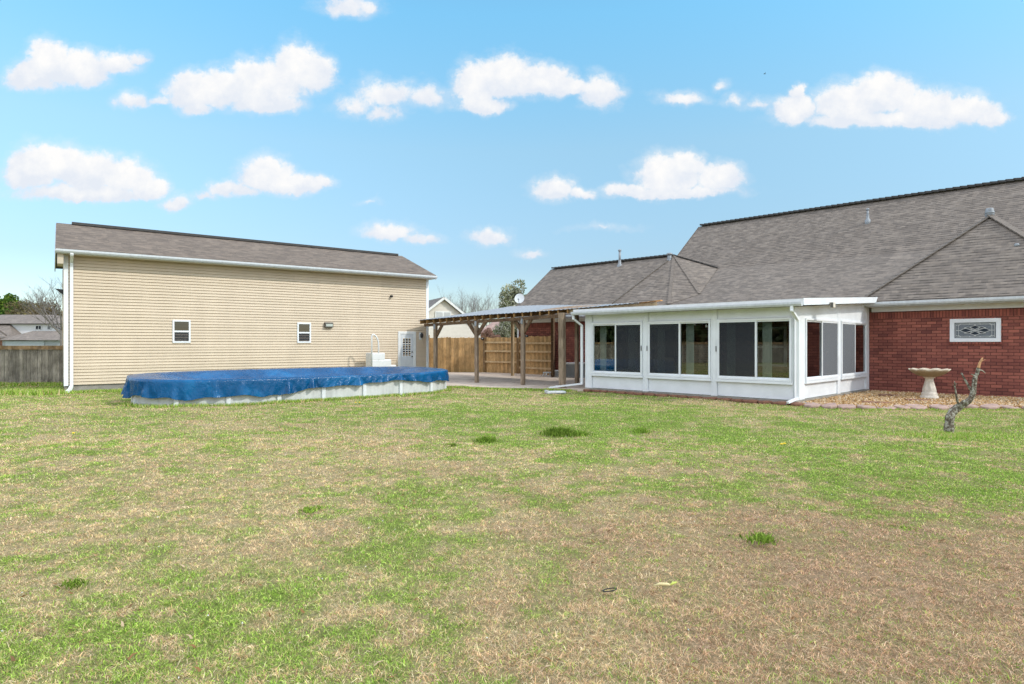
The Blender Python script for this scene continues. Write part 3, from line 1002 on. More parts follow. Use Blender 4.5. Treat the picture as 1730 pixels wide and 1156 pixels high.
def room_opening():
    """white window and glazed door of the house wall, seen dimly through the sunroom glass"""
    b = MB()
    y = WALLY - .06
    def ring(b, x0, x1, z0, z1, f):
        b.box(x0, x1, y, WALLY - .002, z1 - f, z1); b.box(x0, x1, y, WALLY - .002, z0, z0 + f)
        b.box(x0, x0 + f, y, WALLY - .002, z0 + f, z1 - f); b.box(x1 - f, x1, y, WALLY - .002, z0 + f, z1 - f)
    ring(b, -3.9, -2.7, .75, 2.2, .09)
    b.box(-3.81, -2.79, y + .01, WALLY - .003, 1.43, 1.49)
    w = b.build('house_window', M['white'], sun_room)
    b = MB(); b.box(-3.81, -2.79, WALLY - .02, WALLY - .012, .84, 2.11); b.build('pane', M['bevel_glass'], w)
    b = MB(); ring(b, -1.9, -.95, .1, 2.2, .10); d = b.build('door_frame', M['white'], sun_room)
    b = MB(); b.box(-1.8, -1.05, WALLY - .03, WALLY - .012, .1, 2.1); b.build('inner_door', M['white_trim'], sun_room)
    # pale strips added behind the front windows, imitating frame reflections in the glass
    for x in (-6.6, -5.45, -4.35, -3.35, -2.05, -1.0):
        b = MB()
        vs, fs = [], []
        for k in range(13):
            xx = x + k * .022
            vs += [(xx, .30 + .03 * (k % 2), .35), (xx, .30 + .03 * (k % 2), 2.35)]
        for k in range(12):
            fs.append((2 * k, 2 * k + 2, 2 * k + 3, 2 * k + 1))
        b.add(vs, fs)
        b.build('streak_strip', simple('grey_streak_strip', (.55, .58, .55), .9, .1), sun_room, fix=False)


room_opening()

# ================================================================== garage
garage = thing('siding_garage', 'tall cream vinyl sided garage with a low grey shingle roof', 'garage', GF.o, GF.a)
GL, GD, GH = GF.hit(723.3, 560, 0).x, 5.3, 4.47


def build_garage():
    b = MB(); b.box(.03, GL - .03, .03, GD - .03, -.05, .27)
    b.build('foundation', M['found'], garage)
    # lap siding: saw-tooth courses
    lap, out = .1015, .026
    def siding(loc, a0, a1, z0, z1, top=None):
        b = MB()
        n = int(math.ceil((z1 - z0) / lap))
        for i in range(n):
            za, zb = z0 + i * lap, min(z0 + (i + 1) * lap, z1)
            l, r = (a0, a1) if top is None else top(za)
            if r - l < .05:
                break
            b.add([loc(l, -out, za), loc(r, -out, za), loc(r, -.004, za + lap * .32), loc(l, -.004, za + lap * .32), loc(l, -.001, zb), loc(r, -.001, zb),
                   loc(l, .02, za), loc(r, .02, za)],
                  [(0, 1, 3, 2) if False else (0, 1, 2, 3), (3, 2, 5, 4), (6, 7, 1, 0)])
        return b
    def dutch(loc, a0, a1, z0, z1):
        b = MB()
        n = int(math.ceil((z1 - z0) / lap))
        for i in range(n):
            za, zb = z0 + i * lap, min(z0 + (i + 1) * lap, z1)
            k = .022
            rows = [(.014, za - .001), (-out, za), (-out * .55, zb - k), (.014, zb - k + .001), (.014, zb)]
            vs = []
            for d, z in rows:
                vs += [loc(a0, d, z), loc(a1, d, z)]
            b.add(vs, [(2 * j, 2 * j + 1, 2 * j + 3, 2 * j + 2) for j in range(len(rows) - 1)])
        return b
    fr = lambda a, d, z: (a, d, z)
    dutch(fr, .1, GL - .1, .25, GH).build('wall', M['siding'], garage, fix=False)
    b = MB()
    # plain gable end walls and back
    for x in (0.0, GL):
        s = 1 if x == 0 else -1
        b.add([(x + .02 * s, .1, .25), (x + .02 * s, GD, .25), (x + .02 * s, GD, GH), (x + .02 * s, GD / 2, GH + 1.15), (x + .02 * s, .1, GH)], [(0, 1, 2, 3, 4)])
    b.add([(0, GD, .25), (GL, GD, .25), (GL, GD, GH), (0, GD, GH)], [(0, 1, 2, 3)])
    b.build('wall', M['siding'], garage)
    b = MB()
    for x in (-.015, GL - .105):
        b = MB()
        b.box(x, x + .12, -.025, .10, .22, GH)
        b.build('corner_board', M['white'], garage)
    # roof
    ov = .46
    ez = 4.70
    e0 = GF.hit(93.5, 418.5, -ov); e1 = GF.hit(737, 465.5, -ov)
    # ridge: line through the photo's ridge ends
    ry = 2.62
    r0 = GF.hit(95, 376.5, ry); r1 = GF.hit(679, 432.5, ry)
    xa, xb = e0.x, e1.x
    E0, E1 = Vector((xa, -ov, e0.z)), Vector((xb, -ov, e1.z))
    R0, R1 = Vector((r0.x, ry, r0.z)), Vector((r1.x, ry, r1.z))
    print('GARAGE', E0, E1, R0, R1, GL)
    rz = (r0.z + r1.z) / 2
    ez = (E0.z + E1.z) / 2
    gz = lambda x: E0.z + (E1.z - E0.z) * (x - xa) / (xb - xa)
    slope_sheet([E0, E1, R1, R0], 'roof', M['roof_g'], garage, .06)
    slope_sheet([R0, R1, Vector((xb, 2 * ry + ov, ez)), Vector((xa, 2 * ry + ov, ez))], 'roof', M['roof_g'], garage, .06)
    b = MB(); b.bar(R0 + Vector((.45, 0, .02)), R1 - Vector((.25, 0, -.02)), .28, .09)
    b.build('ridge_vent', M['cap_dark'], garage)
    b = MB()
    dz = -.165
    b.add([(xa + .05, -ov + .03, gz(xa) + dz), (xb - .05, -ov + .03, gz(xb) + dz), (xb - .05, 0, gz(xb) + dz), (xa + .05, 0, gz(xa) + dz),
           (xa + .05, -ov + .03, gz(xa) + dz + .015), (xb - .05, -ov + .03, gz(xb) + dz + .015), (xb - .05, 0, gz(xb) + dz + .015), (xa + .05, 0, gz(xa) + dz + .015)],
          [(0, 3, 2, 1), (4, 5, 6, 7), (0, 1, 5, 4), (1, 2, 6, 5), (2, 3, 7, 6), (3, 0, 4, 7)])
    b.build('soffit', M['siding_soffit'], garage)
    b = MB()
    b.bar((xa + .01, -ov + .014, gz(xa) - .10), (xb - .01, -ov + .014, gz(xb) - .10), .026, .14)
    b.build('fascia', M['white_trim'], garage)
    b = MB()
    b.box(xa + .05, -.03, -ov + .06, .55, 4.12, gz(xa) - .17)
    b.build('eave_return', M['siding_soffit'], garage)
    for (A, B) in ((E0, R0), (E1, R1), (R0, Vector((xa, 2 * ry + ov, ez))), (R1, Vector((xb, 2 * ry + ov, ez)))):
        b = MB(); b.bar(A - Vector((0, 0, .12)), B - Vector((0, 0, .12)), .03, .14)
        b.build('rake_board', M['gutter'], garage)
    prof = [(0, 0), (.09, .0), (.125, .05), (.125, .11), (.113, .11), (.11, .06), (0, .05)]
    b = MB()
    b.prism(prof, xa + .01, xb - .01, lambda t, u, v: (t, -ov - .002 - u, gz(t) - .145 + v))
    b.build('gutter', M['gutter'], garage)
    # downspout near the corner
    b = MB()
    xd = .19
    pts = [(xd, -ov - .06, 4.57), (xd, -ov - .06, 4.42), (xd, -.07, 4.22), (xd, -.07, .22), (xd - .05, -.13, .10), (xd - .13, -.30, .05)]
    for a, c in zip(pts, pts[1:]):
        b.bar(a, c, .09, .07)
    b.build('downspout', M['white'], garage)
    # two small sash windows
    for i, (l, r, tp, bt, lab) in enumerate(((291.5, 322, 540.5, 579.5, 'small sash window nearer the pool end'), (502.3, 525.5, 545, 579.5, 'small sash window beside the wall lamp'))):
        A = GF.hit(l, tp, -.04); Bq = GF.hit(r, bt, -.04)
        x0, x1, z0, z1 = A.x, Bq.x, Bq.z, A.z
        fw = .058
        b = MB()
        b.box(x0, x1, -.05, -.001, z1 - fw, z1, .005); b.box(x0, x1, -.055, -.001, z0, z0 + fw, .005)
        b.box(x0, x0 + fw, -.05, -.001, z0 + fw, z1 - fw, .005); b.box(x1 - fw, x1, -.05, -.001, z0 + fw, z1 - fw, .005)
        zm = (z0 + z1) / 2
        b.box(x0 + fw, x1 - fw, -.048, -.001, zm - .03, zm + .03, .004)
        win = b.build('window', M['white'], garage)
        b = MB(); b.box(x0 + fw, x1 - fw, -.0175, -.0165, z0 + fw, z1 - fw)
        b.build('backing', M['dark_room'], win)
        b = MB(); b.box(x0 + fw, x1 - fw, -.026, -.022, zm + .03, z1 - fw)
        b.build('pane', M['glass_dark'], win)
        b = MB(); b.box(x0 + fw, x1 - fw, -.032, -.028, z0 + fw, zm - .03)
        b.build('screen', M['screen'], win)
    # white entry door with nine lights
    A = GF.hit(672.5, 560, -.03); Bq = GF.hit(702.5, 560, -.03)
    x0, x1, z1 = A.x, Bq.x, A.z
    b = MB()
    tw = .11
    b.box(x0, x0 + tw, -.05, -.001, .12, z1, .006); b.box(x1 - tw, x1, -.05, -.001, .12, z1, .006); b.box(x0 + tw, x1 - tw, -.05, -.001, z1 - tw, z1, .006)
    b.build('door_frame', M['white_trim'], garage)
    dx0, dx1, dz0, dz1 = x0 + tw, x1 - tw, .14, z1 - tw
    gx0, gx1 = dx0 + .10, dx1 - .13
    gz1 = dz1 - .17; gz0 = gz1 - .80
    b = MB()
    b.box(dx0, gx0, -.03, -.002, dz0, dz1); b.box(gx1, dx1, -.03, -.002, dz0, dz1)
    b.box(gx0, gx1, -.03, -.002, gz1, dz1); b.box(gx0, gx1, -.03, -.002, dz0, gz0)
    b.box(gx0, (gx0 + gx1) / 2 - .04, -.036, -.03, dz0 + .14, gz0 - .12, .003); b.box((gx0 + gx1) / 2 + .04, gx1, -.036, -.03, dz0 + .14, gz0 - .12, .003)
    dr = b.build('door', simple('door_grey', (.56, .58, .60), .5, .06), garage)
    b = MB(); b.box(gx0, gx1, -.0195, -.0185, gz0, gz1); b.build('pane', M['bevel_glass'], dr)
    b = MB()
    for k in range(4):
        xx = gx0 + (gx1 - gx0) * k / 3
        b.box(xx - .011, xx + .011, -.041, -.019, gz0 - .02, gz1 + .02)
        zz = gz0 + (gz1 - gz0) * k / 3
    for k in range(4):
        zz = gz0 + (gz1 - gz0) * k / 3
        b.box(gx0 + .018, gx1 - .018, -.039, -.0195, zz - .011, zz + .011)
    b.build('muntin', M['white'], dr)
    b = MB()
    for zz in (1.02, 1.22):
        b.lathe((dx1 - .08, -.06, zz), [(.03, -.02), (.035, 0), (.03, .02)], 12)
    b.build('handle', M['black'], dr)
    # wall lamps, vent
    A = GF.hit(555, 549.5, -.06)
    b = MB(); b.box(A.x - .17, A.x + .17, -.15, -.001, A.z - .10, A.z + .11, .02)
    lamp = b.build('wall_pack_light', M['brown_sash'], garage)
    b = MB(); b.box(A.x - .13, A.x + .14, -.158, -.151, A.z - .05, A.z + .045)
    b.build('lens', M['lens'], lamp)
    A = GF.hit(711, 568, -.06)
    b = MB(); b.box(A.x - .07, A.x + .07, -.03, -.001, A.z - .16, A.z + .16, .01)
    b.build('lamp_plate', M['white_trim'], garage)
    b = MB(); b.lathe((A.x + .01, -.13, A.z - .08), [(.035, 0), (.06, .05), (.07, .16), (.03, .21), (.012, .24)], 14)
    b.tube([(A.x + .01, -.03, A.z + .02), (A.x + .01, -.13, A.z + .02)], .012, 8)
    b.build('porch_lamp', M['black'], garage)
    A = GF.hit(660.8, 500.6, -.05)
    b = MB(); b.tube([(A.x, -.0, A.z), (A.x, -.14, A.z - .01)], .05, 12); b.tube([(A.x - .0, -.13, A.z), (A.x - .0, -.15, A.z - .05)], .035, 10)
    b.build('wall_vent', M['black'], garage)
    # flood lamp sticking out on the gable end
    A = Vector((0, .35, 3.28))
    b = MB()
    b.add([(-.02, A.y - .05, A.z + .07), (-.24, A.y - .05, A.z + .09), (-.02, A.y - .05, A.z - .10), (-.02, A.y + .15, A.z + .07), (-.24, A.y + .15, A.z + .09), (-.02, A.y + .15, A.z - .10)],
          [(0, 1, 2), (3, 5, 4), (0, 3, 4, 1), (1, 4, 5, 2), (2, 5, 3, 0)])
    b.build('flood_light', M['black'], garage)


build_garage()

# ================================================================== pool
PC, PA = Vector((-6.3, 19.42, 0)), math.atan2(.620, .785)
PLN, PWD = 4.62, 1.80


def pool_out(th, grow=0.0):
    """plan outline of the oval pool: straight sides and rounded ends"""
    c, s_ = math.cos(th), math.sin(th)
    e = 3.0
    r = (abs(c / (PLN + grow)) ** e + abs(s_ / (PWD + grow)) ** e) ** (-1 / e)
    return r * c, r * s_


def rim_z(y):
    return .70 + .05 * (y / PWD)


def build_pool():
    t = thing('swimming_pool', 'long oval above ground pool with a pale grey wall, closed for winter', 'pool', PC, PA)
    N = 160
    b = MB()
    vs, fs = [], []
    for k in range(N):
        th = 2 * math.pi * k / N
        x, y = pool_out(th)
        vs += [(x, y, -.05), (x, y, rim_z(y) - .03)]
    for k in range(N):
        a, c = 2 * k, 2 * ((k + 1) % N)
        fs.append((a, c, c + 1, a + 1))
    b.add(vs, fs, True)
    b.build('wall', M['pool_wall'], t)
    b = MB()
    vs, fs = [], []
    for k in range(N):
        th = 2 * math.pi * k / N
        for g, dz in ((-.06, -.02), (-.06, .0), (.07, .0), (.07, -.05)):
            x, y = pool_out(th, g)
            vs.append((x, y, rim_z(y) + dz - .05))
    for k in range(N):
        for j in range(3):
            a, c = 4 * k, 4 * ((k + 1) % N)
            fs.append((a + j, c + j, c + j + 1, a + j + 1))
    b.add(vs, fs, True)
    b.build('top_rail', M['pool_post'], t)
    # uprights, at equal spacing round the outline
    pts = [pool_out(2 * math.pi * k / 720) for k in range(721)]
    L = [0]
    for p, q in zip(pts, pts[1:]):
        L.append(L[-1] + math.hypot(q[0] - p[0], q[1] - p[1]))
    nu = 18
    for i in range(nu):
        tgt = L[-1] * (i + .35) / nu
        k = min(range(721), key=lambda j: abs(L[j] - tgt))
        x, y = pts[k]
        x2, y2 = pts[(k + 3) % 720]
        an = math.atan2(y2 - y, x2 - x)
        nx, ny = math.sin(an), -math.cos(an)
        b = MB()
        z1 = rim_z(y) - .06
        ca, sa = math.cos(an), math.sin(an)
        prof = [(-.065, 0), (-.05, .05), (.05, .05), (.065, 0)]
        vs = []
        for z in (-.05, z1):
            vs += [(x + ca * u + nx * v, y + sa * u + ny * v, z) for u, v in prof]
        b.add(vs, [(0, 1, 5, 4), (1, 2, 6, 5), (2, 3, 7, 6), (3, 0, 4, 7), (0, 3, 2, 1), (4, 5, 6, 7)])
        b.build('upright', M['pool_post'], t)
    # skimmer bracket
    # ---------------- winter cover
    cv = MB()
    NT_, rings, sk = 560, 16, 9
    vs, fs = [], []
    nprng = np.random.default_rng(3)
    ph = nprng.uniform(0, 6.28, 12)

    tucks = []
    pos = .4
    while pos < L[-1]:
        tucks.append((pos, nprng.uniform(.5, 1.15), nprng.uniform(.06, .15)))
        pos += nprng.uniform(.45, 1.35)

    def fold(sarc, q=1.0):
        """gathered triangular tucks that open out below the rim"""
        f = -.12
        for p_, am, wd in tucks:
            ds = abs(sarc - p_)
            ds = min(ds, L[-1] - ds)
            w_ = .02 + wd * q
            if ds < 3 * w_:
                f += am * max(0, 1 - ds / w_) ** 1.2 - .35 * am * math.exp(-((ds - 1.5 * w_) / (.7 * w_)) ** 2)
        return f
    per = L[-1]
    for k in range(NT_):
        th = 2 * math.pi * k / NT_
        sarc = L[int(720 * k / NT_)]
        x1, y1 = pool_out(th, .085)
        f = fold(sarc, .5)
        f2 = fold(sarc * .6 + 7)
        for j in range(rings):           # top: from centre out, sagging onto the water
            r = (j + .3) / (rings - .7)
            x, y = x1 * r, y1 * r
            rz_ = rim_z(y1)
            sag = .27 * (lambda q_: q_ * q_ * (3 - 2 * q_))(max(0.0, min(1.0, ((1 - r) * min(PWD, math.hypot(x1, y1)) - .17) / .5))) + .02 * math.sin(x * 2.1 + y) * (1 - r)
            wr = .020 * f * math.sin(min(1, r) * math.pi) ** .6 * r ** 3
            dz = -.045 * max(0, f2) * r ** 8 if x1 > 1.2 else -.008 * max(0, f2) * r ** 8
            vs.append((x, y, rz_ - sag + wr + dz + .02))
        xs_, ys_ = x1, y1
        # hanging skirt; longest at the near left end
        lx = x1 / PLN
        ln = float(np.interp(lx, [-1, -.4, -.1, .2, .5, .75, 1], [.47, .47, .33, .24, .20, .29, .36]))
        ln *= .88 + .15 * (.5 + .5 * math.sin(sarc * 2.9 + 1)) + .05 * math.sin(sarc * 7.3) + .06 * f2
        ln = min(ln, .60)
        nrm = Vector((x1 / (PLN ** 2), y1 / (PWD ** 2), 0)).normalized()
        for j in range(1, sk + 1):
            q = j / sk
            f = fold(sarc, q)
            o = .012 + .045 * q + .11 * q ** .8 * f + .018 * q * math.sin(sarc * 31 + q * 3)
            crk = .006 * q * math.sin(sarc * 9 + q * 7) + .004 * math.sin(sarc * 41 + q * 15)
            vs.append((x1 + nrm.x * (o + crk), y1 + nrm.y * (o + crk), rim_z(y1) - q * ln - .02 * (q > 0) + .02))
    tot = rings + sk
    for k in range(NT_):
        a, c = k * tot, ((k + 1) % NT_) * tot
        for j in range(tot - 1):
            fs.append((a + j, c + j, c + j + 1, a + j + 1))
    ctr = len(vs)
    vs.append((0, 0, .53))
    for k in range(NT_):
        fs.append((ctr, ((k + 1) % NT_) * tot, k * tot))
    cv.add(vs, fs, True)
    o = cv.build('pool_cover', M['tarp'])
    o.location = PC
    o.rotation_euler = (0, 0, PA)
    tag(o, 'crinkled blue tarpaulin cover draped over the oval pool and its rim', 'pool cover')


build_pool()


def build_pool_steps():
    A = GF.hit(640, 600, -.75)
    P = GF.w(A.x, -.75, 0)
    t = thing('pool_steps', 'white plastic pool steps with arched handrail standing by the garage wall', 'pool steps', P, GF.a)
    def lx(px):
        return GF.hit(px, 600, -.75).x - A.x
    x0, x1, x2 = lx(623), lx(645), lx(655.5)
    x3 = lx(664)
    for (xe, zt) in ((x1, 1.21), (x2, .94), (x3, .70)):
        b = MB(); b.box(x0, xe, -.33, .33, zt - .30 if zt > .75 else 0, zt, .04)
        b.build('step', M['plastic'], t)
    b = MB(); b.box(x0 + .02, x2 - .03, -.3, .3, 0, .9, .03)
    b.build('step_base', M['plastic'], t)
    xa, xb = lx(623), lx(634.5)
    for y in (-.3,):
        pts = [(xa, y, .5), (xa, y, 1.9)]
        for k in range(1, 9):
            u = k / 8
            pts.append((xa + (xb - xa) * math.sin(u * math.pi / 2), y, 1.97 - .45 * (1 - math.cos(u * math.pi / 2))))
        pts.append((xb, y, .7))
        b = MB(); b.tube(pts, .03, 10)
        b.build('handrail', M['plastic'], t)


build_pool_steps()


# ================================================================== patio cover
def build_patio_cover():
    t = thing('patio_cover', 'rough timber patio cover with leaning posts and a grey metal sheet roof', 'patio cover', (-1.0, 26.0, 0))
    # roof sheet corners: front left, front right, back right, back left
    fl, fr, br, bl = Vector((-4.08, 27.3, 2.585)), Vector((4.45, 19.62, 2.89)), Vector((5.15, 24.2, 3.15)), Vector((-.12, 31.1, 3.40))
    nU, nV = 150, 10
    b = MB()
    vs, fs = [], []
    for j in range(nV + 1):
        for i in range(nU + 1):
            u, v = i / nU, j / nV
            p = (fl.lerp(fr, u)).lerp(bl.lerp(br, u), v)
            p = p + Vector((0, 0, .013 * math.sin(u * 60 * 2 * math.pi) - .05 * math.sin(v * math.pi) * .3 + .02 * math.sin(u * 7)))
            vs.append(p)
    n0 = len(vs)
    vs += [p - Vector((0, 0, .012)) for p in vs]
    for j in range(nV):
        for i in range(nU):
            a = j * (nU + 1) + i
            fs.append((a, a + 1, a + nU + 2, a + nU + 1))
            fs.append((n0 + a, n0 + a + nU + 1, n0 + a + nU + 2, n0 + a + 1))
    b.add(vs, fs)
    b.build('roof_sheet', M['metal_roof'], t, world=True)

    def roof_pt(u, v):
        return (fl.lerp(fr, u)).lerp(bl.lerp(br, u), v)
    # rafters under the sheet
    nr = 21
    for i in range(nr):
        u = .015 + i * .76 / nr
        a, c = roof_pt(u, .004), roof_pt(u, .985)
        b = MB(); b.bar(a - Vector((0, 0, .095)), c - Vector((0, 0, .095)), .05, .155)
        b.build('rafter', M['rafter'], t, world=True)
    # posts: pixel column, row of the base, width, front or back row
    front = [(736, None, .13, 'timber'), (805.5, 649, .125, 'timber'), (883.5, 653, .13, 'timber'), (950.2, 658, .19, 'timber')]
    tops = {}
    beam_pts = []
    for (px, py, wd, mk_) in front:
        P = gp(px, py) if py else Vector((-3.22, 26.7, 0))
        # height of the roof above it
        best = min((abs((roof_pt(u / 60, .06) - P).to_2d().length), u / 60) for u in range(61))
        top = roof_pt(best[1], .06).z - .17
        q = Vector((P.x, P.y, top))
        b = MB()
        if px > 940:
            top += .12
        lean = Vector((random.uniform(-.02, .02), 0, 0))
        b.bar(P - Vector((0, 0, .02)), Vector((P.x, P.y, top - .12)) + lean, wd, wd, Vector((.55, .83, 0)))
        b.build('post', M['timber'], t, world=True)
        beam_pts.append(Vector((P.x, P.y, top - .07 if px < 940 else top - .19)))
    u_dir = (beam_pts[1] - beam_pts[0]).normalized()
    pts = [beam_pts[0] - u_dir * .75] + beam_pts
    for a, c in zip(pts, pts[1:]):
        b = MB(); b.bar(a - Vector((0, 0, .03)), c - Vector((0, 0, .03)), .09, .12)
        b.build('beam', M['timber_dark'], t, world=True)
    for i, q in enumerate(beam_pts[:3]):
        d = (beam_pts[min(i + 1, 3)] - q); d.z = 0; d.normalize()
        for sg in ((1,) if i == 0 else (-1, 1)):
            b = MB(); b.bar(q - Vector((0, 0, .55)) + d * sg * .04, q + d * sg * .46 - Vector((0, 0, .04)), .06, .13)
            b.build('brace', M['timber_dark'], t, world=True)
        b = MB(); b.bar(q - Vector((0, 0, .22)) - Vector((.05, .075, 0)), q - Vector((0, 0, .02)) - Vector((.05, .075, 0)), .07, .02, (0, 1, 0))
        b.build('metal_plate', M['galv'], t, world=True)
    # back row and side posts
    for (px, py, wd, topz, mt) in ((866, 637, .12, 3.05, 'timber_pale'), (934, 639.2, .13, 3.0, 'timber_dark'), (939.2, 633.5, .15, 3.05, 'timber_pale'), (974.5, 652, .12, 2.72, 'timber')):
        P = gp(px, py)
        b = MB(); b.bar(P - Vector((0, 0, .02)), (P.x, P.y, topz), wd, wd, Vector((.6, .8, 0)))
        b.build('post', M[mt], t, world=True)
    P, Q_ = gp(866, 637), gp(939, 634)
    b = MB(); b.bar((P.x - .6, P.y + .5, 3.10), (Q_.x + .6, Q_.y - .4, 3.08), .09, .18)
    b.build('beam', M['timber_dark'], t, world=True)
    # weathered end boards running over the sunroom roof
    a, c = roof_pt(.70, .03), roof_pt(1.0, .03)
    b = MB(); b.bar(a - Vector((0, 0, .095)), c - Vector((0, 0, .095)) + (c - a).normalized() * .05, .05, .145)
    b.build('fascia_board', M['timber_pale'], t, world=True)
    b = MB(); b.bar(c - (c - a).normalized() * .55 + Vector((0, 0, -.01)), c + (c - a).normalized() * .22 + Vector((0, 0, .02)), .12, .03)
    b.build('loose_board', wood('orange_timber', [(.30, .13, .04), (.50, .25, .09), (.60, .34, .15)], (4, 4, 4), uvboards=False, dirt=.2), t, world=True)


build_patio_cover()


# ================================================================== fences
def picket_run(b, A, B, z_top, w=.14, th=.02, z0=.03, dog=True, jit=.02, zfun=None, gap=.004):
    A, B = Vector(A), Vector(B)
    L = (B - A).length
    n = max(1, int(L / (w + gap)))
    d = (B - A) / L
    nrm = Vector((-d.y, d.x, 0))
    for i in range(n):
        s0, s1 = i * L / n, (i + 1) * L / n - gap
        zt = z_top + random.uniform(-jit, jit)
        off = nrm * random.uniform(-.004, .004)
        prof = [(s0, z0), (s1, z0), (s1, zt - .03), (s1 - .025, zt), (s0 + .025, zt), (s0, zt - .03)] if dog else [(s0, z0), (s1, z0), (s1, zt), (s0, zt)]
        k = len(prof)
        vs = [A + d * s + off + Vector((0, 0, z)) for s, z in prof] + [A + d * s + off + nrm * th + Vector((0, 0, z)) for s, z in prof]
        b.add(vs, [tuple(range(k)), tuple(reversed(range(k, 2 * k)))] + [(j, k + j, k + (j + 1) % k, (j + 1) % k) for j in range(k)])
    return b


def build_fences():
    # back fence beside the garage
    a, c, d_, e = Vector((-4.75, 34.3, 0)), Vector((-1.50, 33.9, 0)), Vector((.33, 32.35, 0)), Vector((2.02, 30.55, 0))
    t = thing('cedar_fence', 'golden brown cedar privacy fence closing the patio between garage and house', 'fence', a)
    b = picket_run(MB(), a, c, 1.91)
    b.build('boards', M['fence_new'], t, world=True)
    b = picket_run(MB(), c, d_, 1.90)
    b.build('boards', M['fence_new'], t, world=True)
    b = picket_run(MB(), d_, e, 1.95)
    b.build('boards', M['fence_new'], t, world=True)

    def rails(p, q, zs):
        dr = (q - p).normalized()
        n = Vector((dr.y, -dr.x, 0)) * .045
        for z in zs:
            b = MB(); b.bar(p + n + Vector((0, 0, z)), q + n + Vector((0, 0, z)), .04, .09)
            b.build('rail', M['fence_rail'], t, world=True)
    rails(c, d_, (1.64, 1.18, .62))
    rails(d_, e, (1.60, 1.18, .74, .36))
    for P, h in ((a + Vector((.25, -.06, 0)), 2.05), (c + Vector((.0, -.09, 0)), 1.95), (d_ + Vector((-.05, -.1, 0)), 1.85), (e + Vector((-.08, -.1, 0)), 1.9)):
        b = MB(); b.box(P.x - .05, P.x + .05, P.y - .05, P.y + .05, 0, h)
        b.build('post', M['fence_cap'], t, world=True)
    # old grey fence at the left, turning along the side of the yard
    p0, p1 = Vector((-15.2, 24.7, 0)), Vector((-27.0, 24.4, 0))
    p2 = Vector((-29.0, -14.0, 0))
    t = thing('grey_fence', 'weathered grey picket fence with a tan top board, left of the garage', 'fence', p1)
    b = picket_run(MB(), p1, p0, 1.36, .128, .02, 0, False, .015, gap=.012)
    b.build('boards', M['fence_old'], t, world=True)
    b = picket_run(MB(), p2, p1, 1.55, .15, .02, 0, False, .02)
    b.build('boards', M['fence_old'], t, world=True)
    b = MB(); b.bar(p1 + Vector((0, -.03, 1.43)), p0 + Vector((0, -.03, 1.43)), .05, .15)
    b.bar(p2 + Vector((.03, 0, 1.60)), p1 + Vector((.03, 0, 1.60)), .05, .15)
    b.build('top_board', M['fence_cap'], t, world=True)
    for i in range(5):
        P = p1.lerp(p0, i / 4.0)
        b = MB(); b.box(P.x - .05, P.x + .05, P.y + .06, P.y + .16, 0, 1.34)
        b.build('post', M['fence_old'], t, world=True)


build_fences()


# ================================================================== yard objects
def build_birdbath():
    P = gp(1570, 675)
    t = thing('bird_bath', 'pale cast stone bird bath with scalloped bowl on the gravel bed', 'bird bath', P)
    b = MB()
    b.lathe((0, 0, 0), [(.225, 0), (.23, .03), (.225, .10), (.19, .125), (.20, .15), (.185, .20), (.165, .215), (.175, .24)], 40)
    b.build('base', M['stone'], t)
    b = MB()
    def flute(i, r, z, an):
        tw = an * 8 + z * 9
        return r * (1 + .05 * math.cos(tw) * math.sin(max(0, min(1, (z - .24) / .36)) * math.pi)), z
    prof = [(.175, .24), (.165, .30), (.14, .38), (.115, .47), (.10, .54), (.105, .60), (.15, .635), (.17, .65)]
    fine = []
    for (r0, z0), (r1, z1) in zip(prof, prof[1:]):
        for k in range(3):
            fine.append((r0 + (r1 - r0) * k / 3, z0 + (z1 - z0) * k / 3))
    fine.append(prof[-1])
    b.lathe((0, 0, 0), fine, 64, flute)
    b.build('pedestal', M['stone'], t)
    b = MB()
    prof = [(.16, .645), (.24, .665), (.34, .71), (.42, .765), (.475, .815), (.50, .845), (.495, .865), (.46, .862), (.40, .82), (.28, .775), (.0, .75)]
    def scal(i, r, z, an):
        f = max(0, (r - .2) / .3)
        s = abs(math.cos(an * 5))
        return r * (1 + .05 * f * (s - .5)), z + (.030 * f * (s - .5) if i > 2 and i < 8 else 0)
    b.lathe((0, 0, 0), prof[:-1] + [(.02, .75)], 80, scal)
    m, tt = mk('bowl_stone')
    geo = tt.n('ShaderNodeTexCoord').outputs['Object']
    nn = tt.noise(geo, 9, 6, .65).outputs[0]
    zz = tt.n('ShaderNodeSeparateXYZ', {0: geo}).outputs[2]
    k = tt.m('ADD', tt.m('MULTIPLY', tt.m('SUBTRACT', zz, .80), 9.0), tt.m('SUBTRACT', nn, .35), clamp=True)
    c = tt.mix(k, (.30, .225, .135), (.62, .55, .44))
    bp = tt.n('ShaderNodeBump', {'Strength': .5, 'Distance': .01, 'Height': tt.noise(geo, 40, 4).outputs[0]})
    sheen_out(tt, tt.n('ShaderNodeBsdfPrincipled', {'Base Color': c, 'Roughness': .9, 'Normal': bp.outputs[0]}))
    b.build('bowl', m, t)


build_birdbath()


def mat_lichen():
    m, t = mk('lichen_bark')
    co = t.n('ShaderNodeTexCoord').outputs['Object']
    n1 = t.noise(co, 22, 5, .7).outputs[0]
    c = t.ramp(n1, [(.30, (.05, .038, .028)), (.48, (.15, .12, .088)), (.57, (.36, .34, .275)), (.72, (.52, .52, .45))])
    b = t.n('ShaderNodeBump', {'Strength': 1.0, 'Distance': .03, 'Height': t.noise(co, 30, 5, .7).outputs[0]})
    sheen_out(t, t.n('ShaderNodeBsdfPrincipled', {'Base Color': c, 'Roughness': .95, 'Specular IOR Level': .2, 'Normal': b.outputs[0]}))
    return m


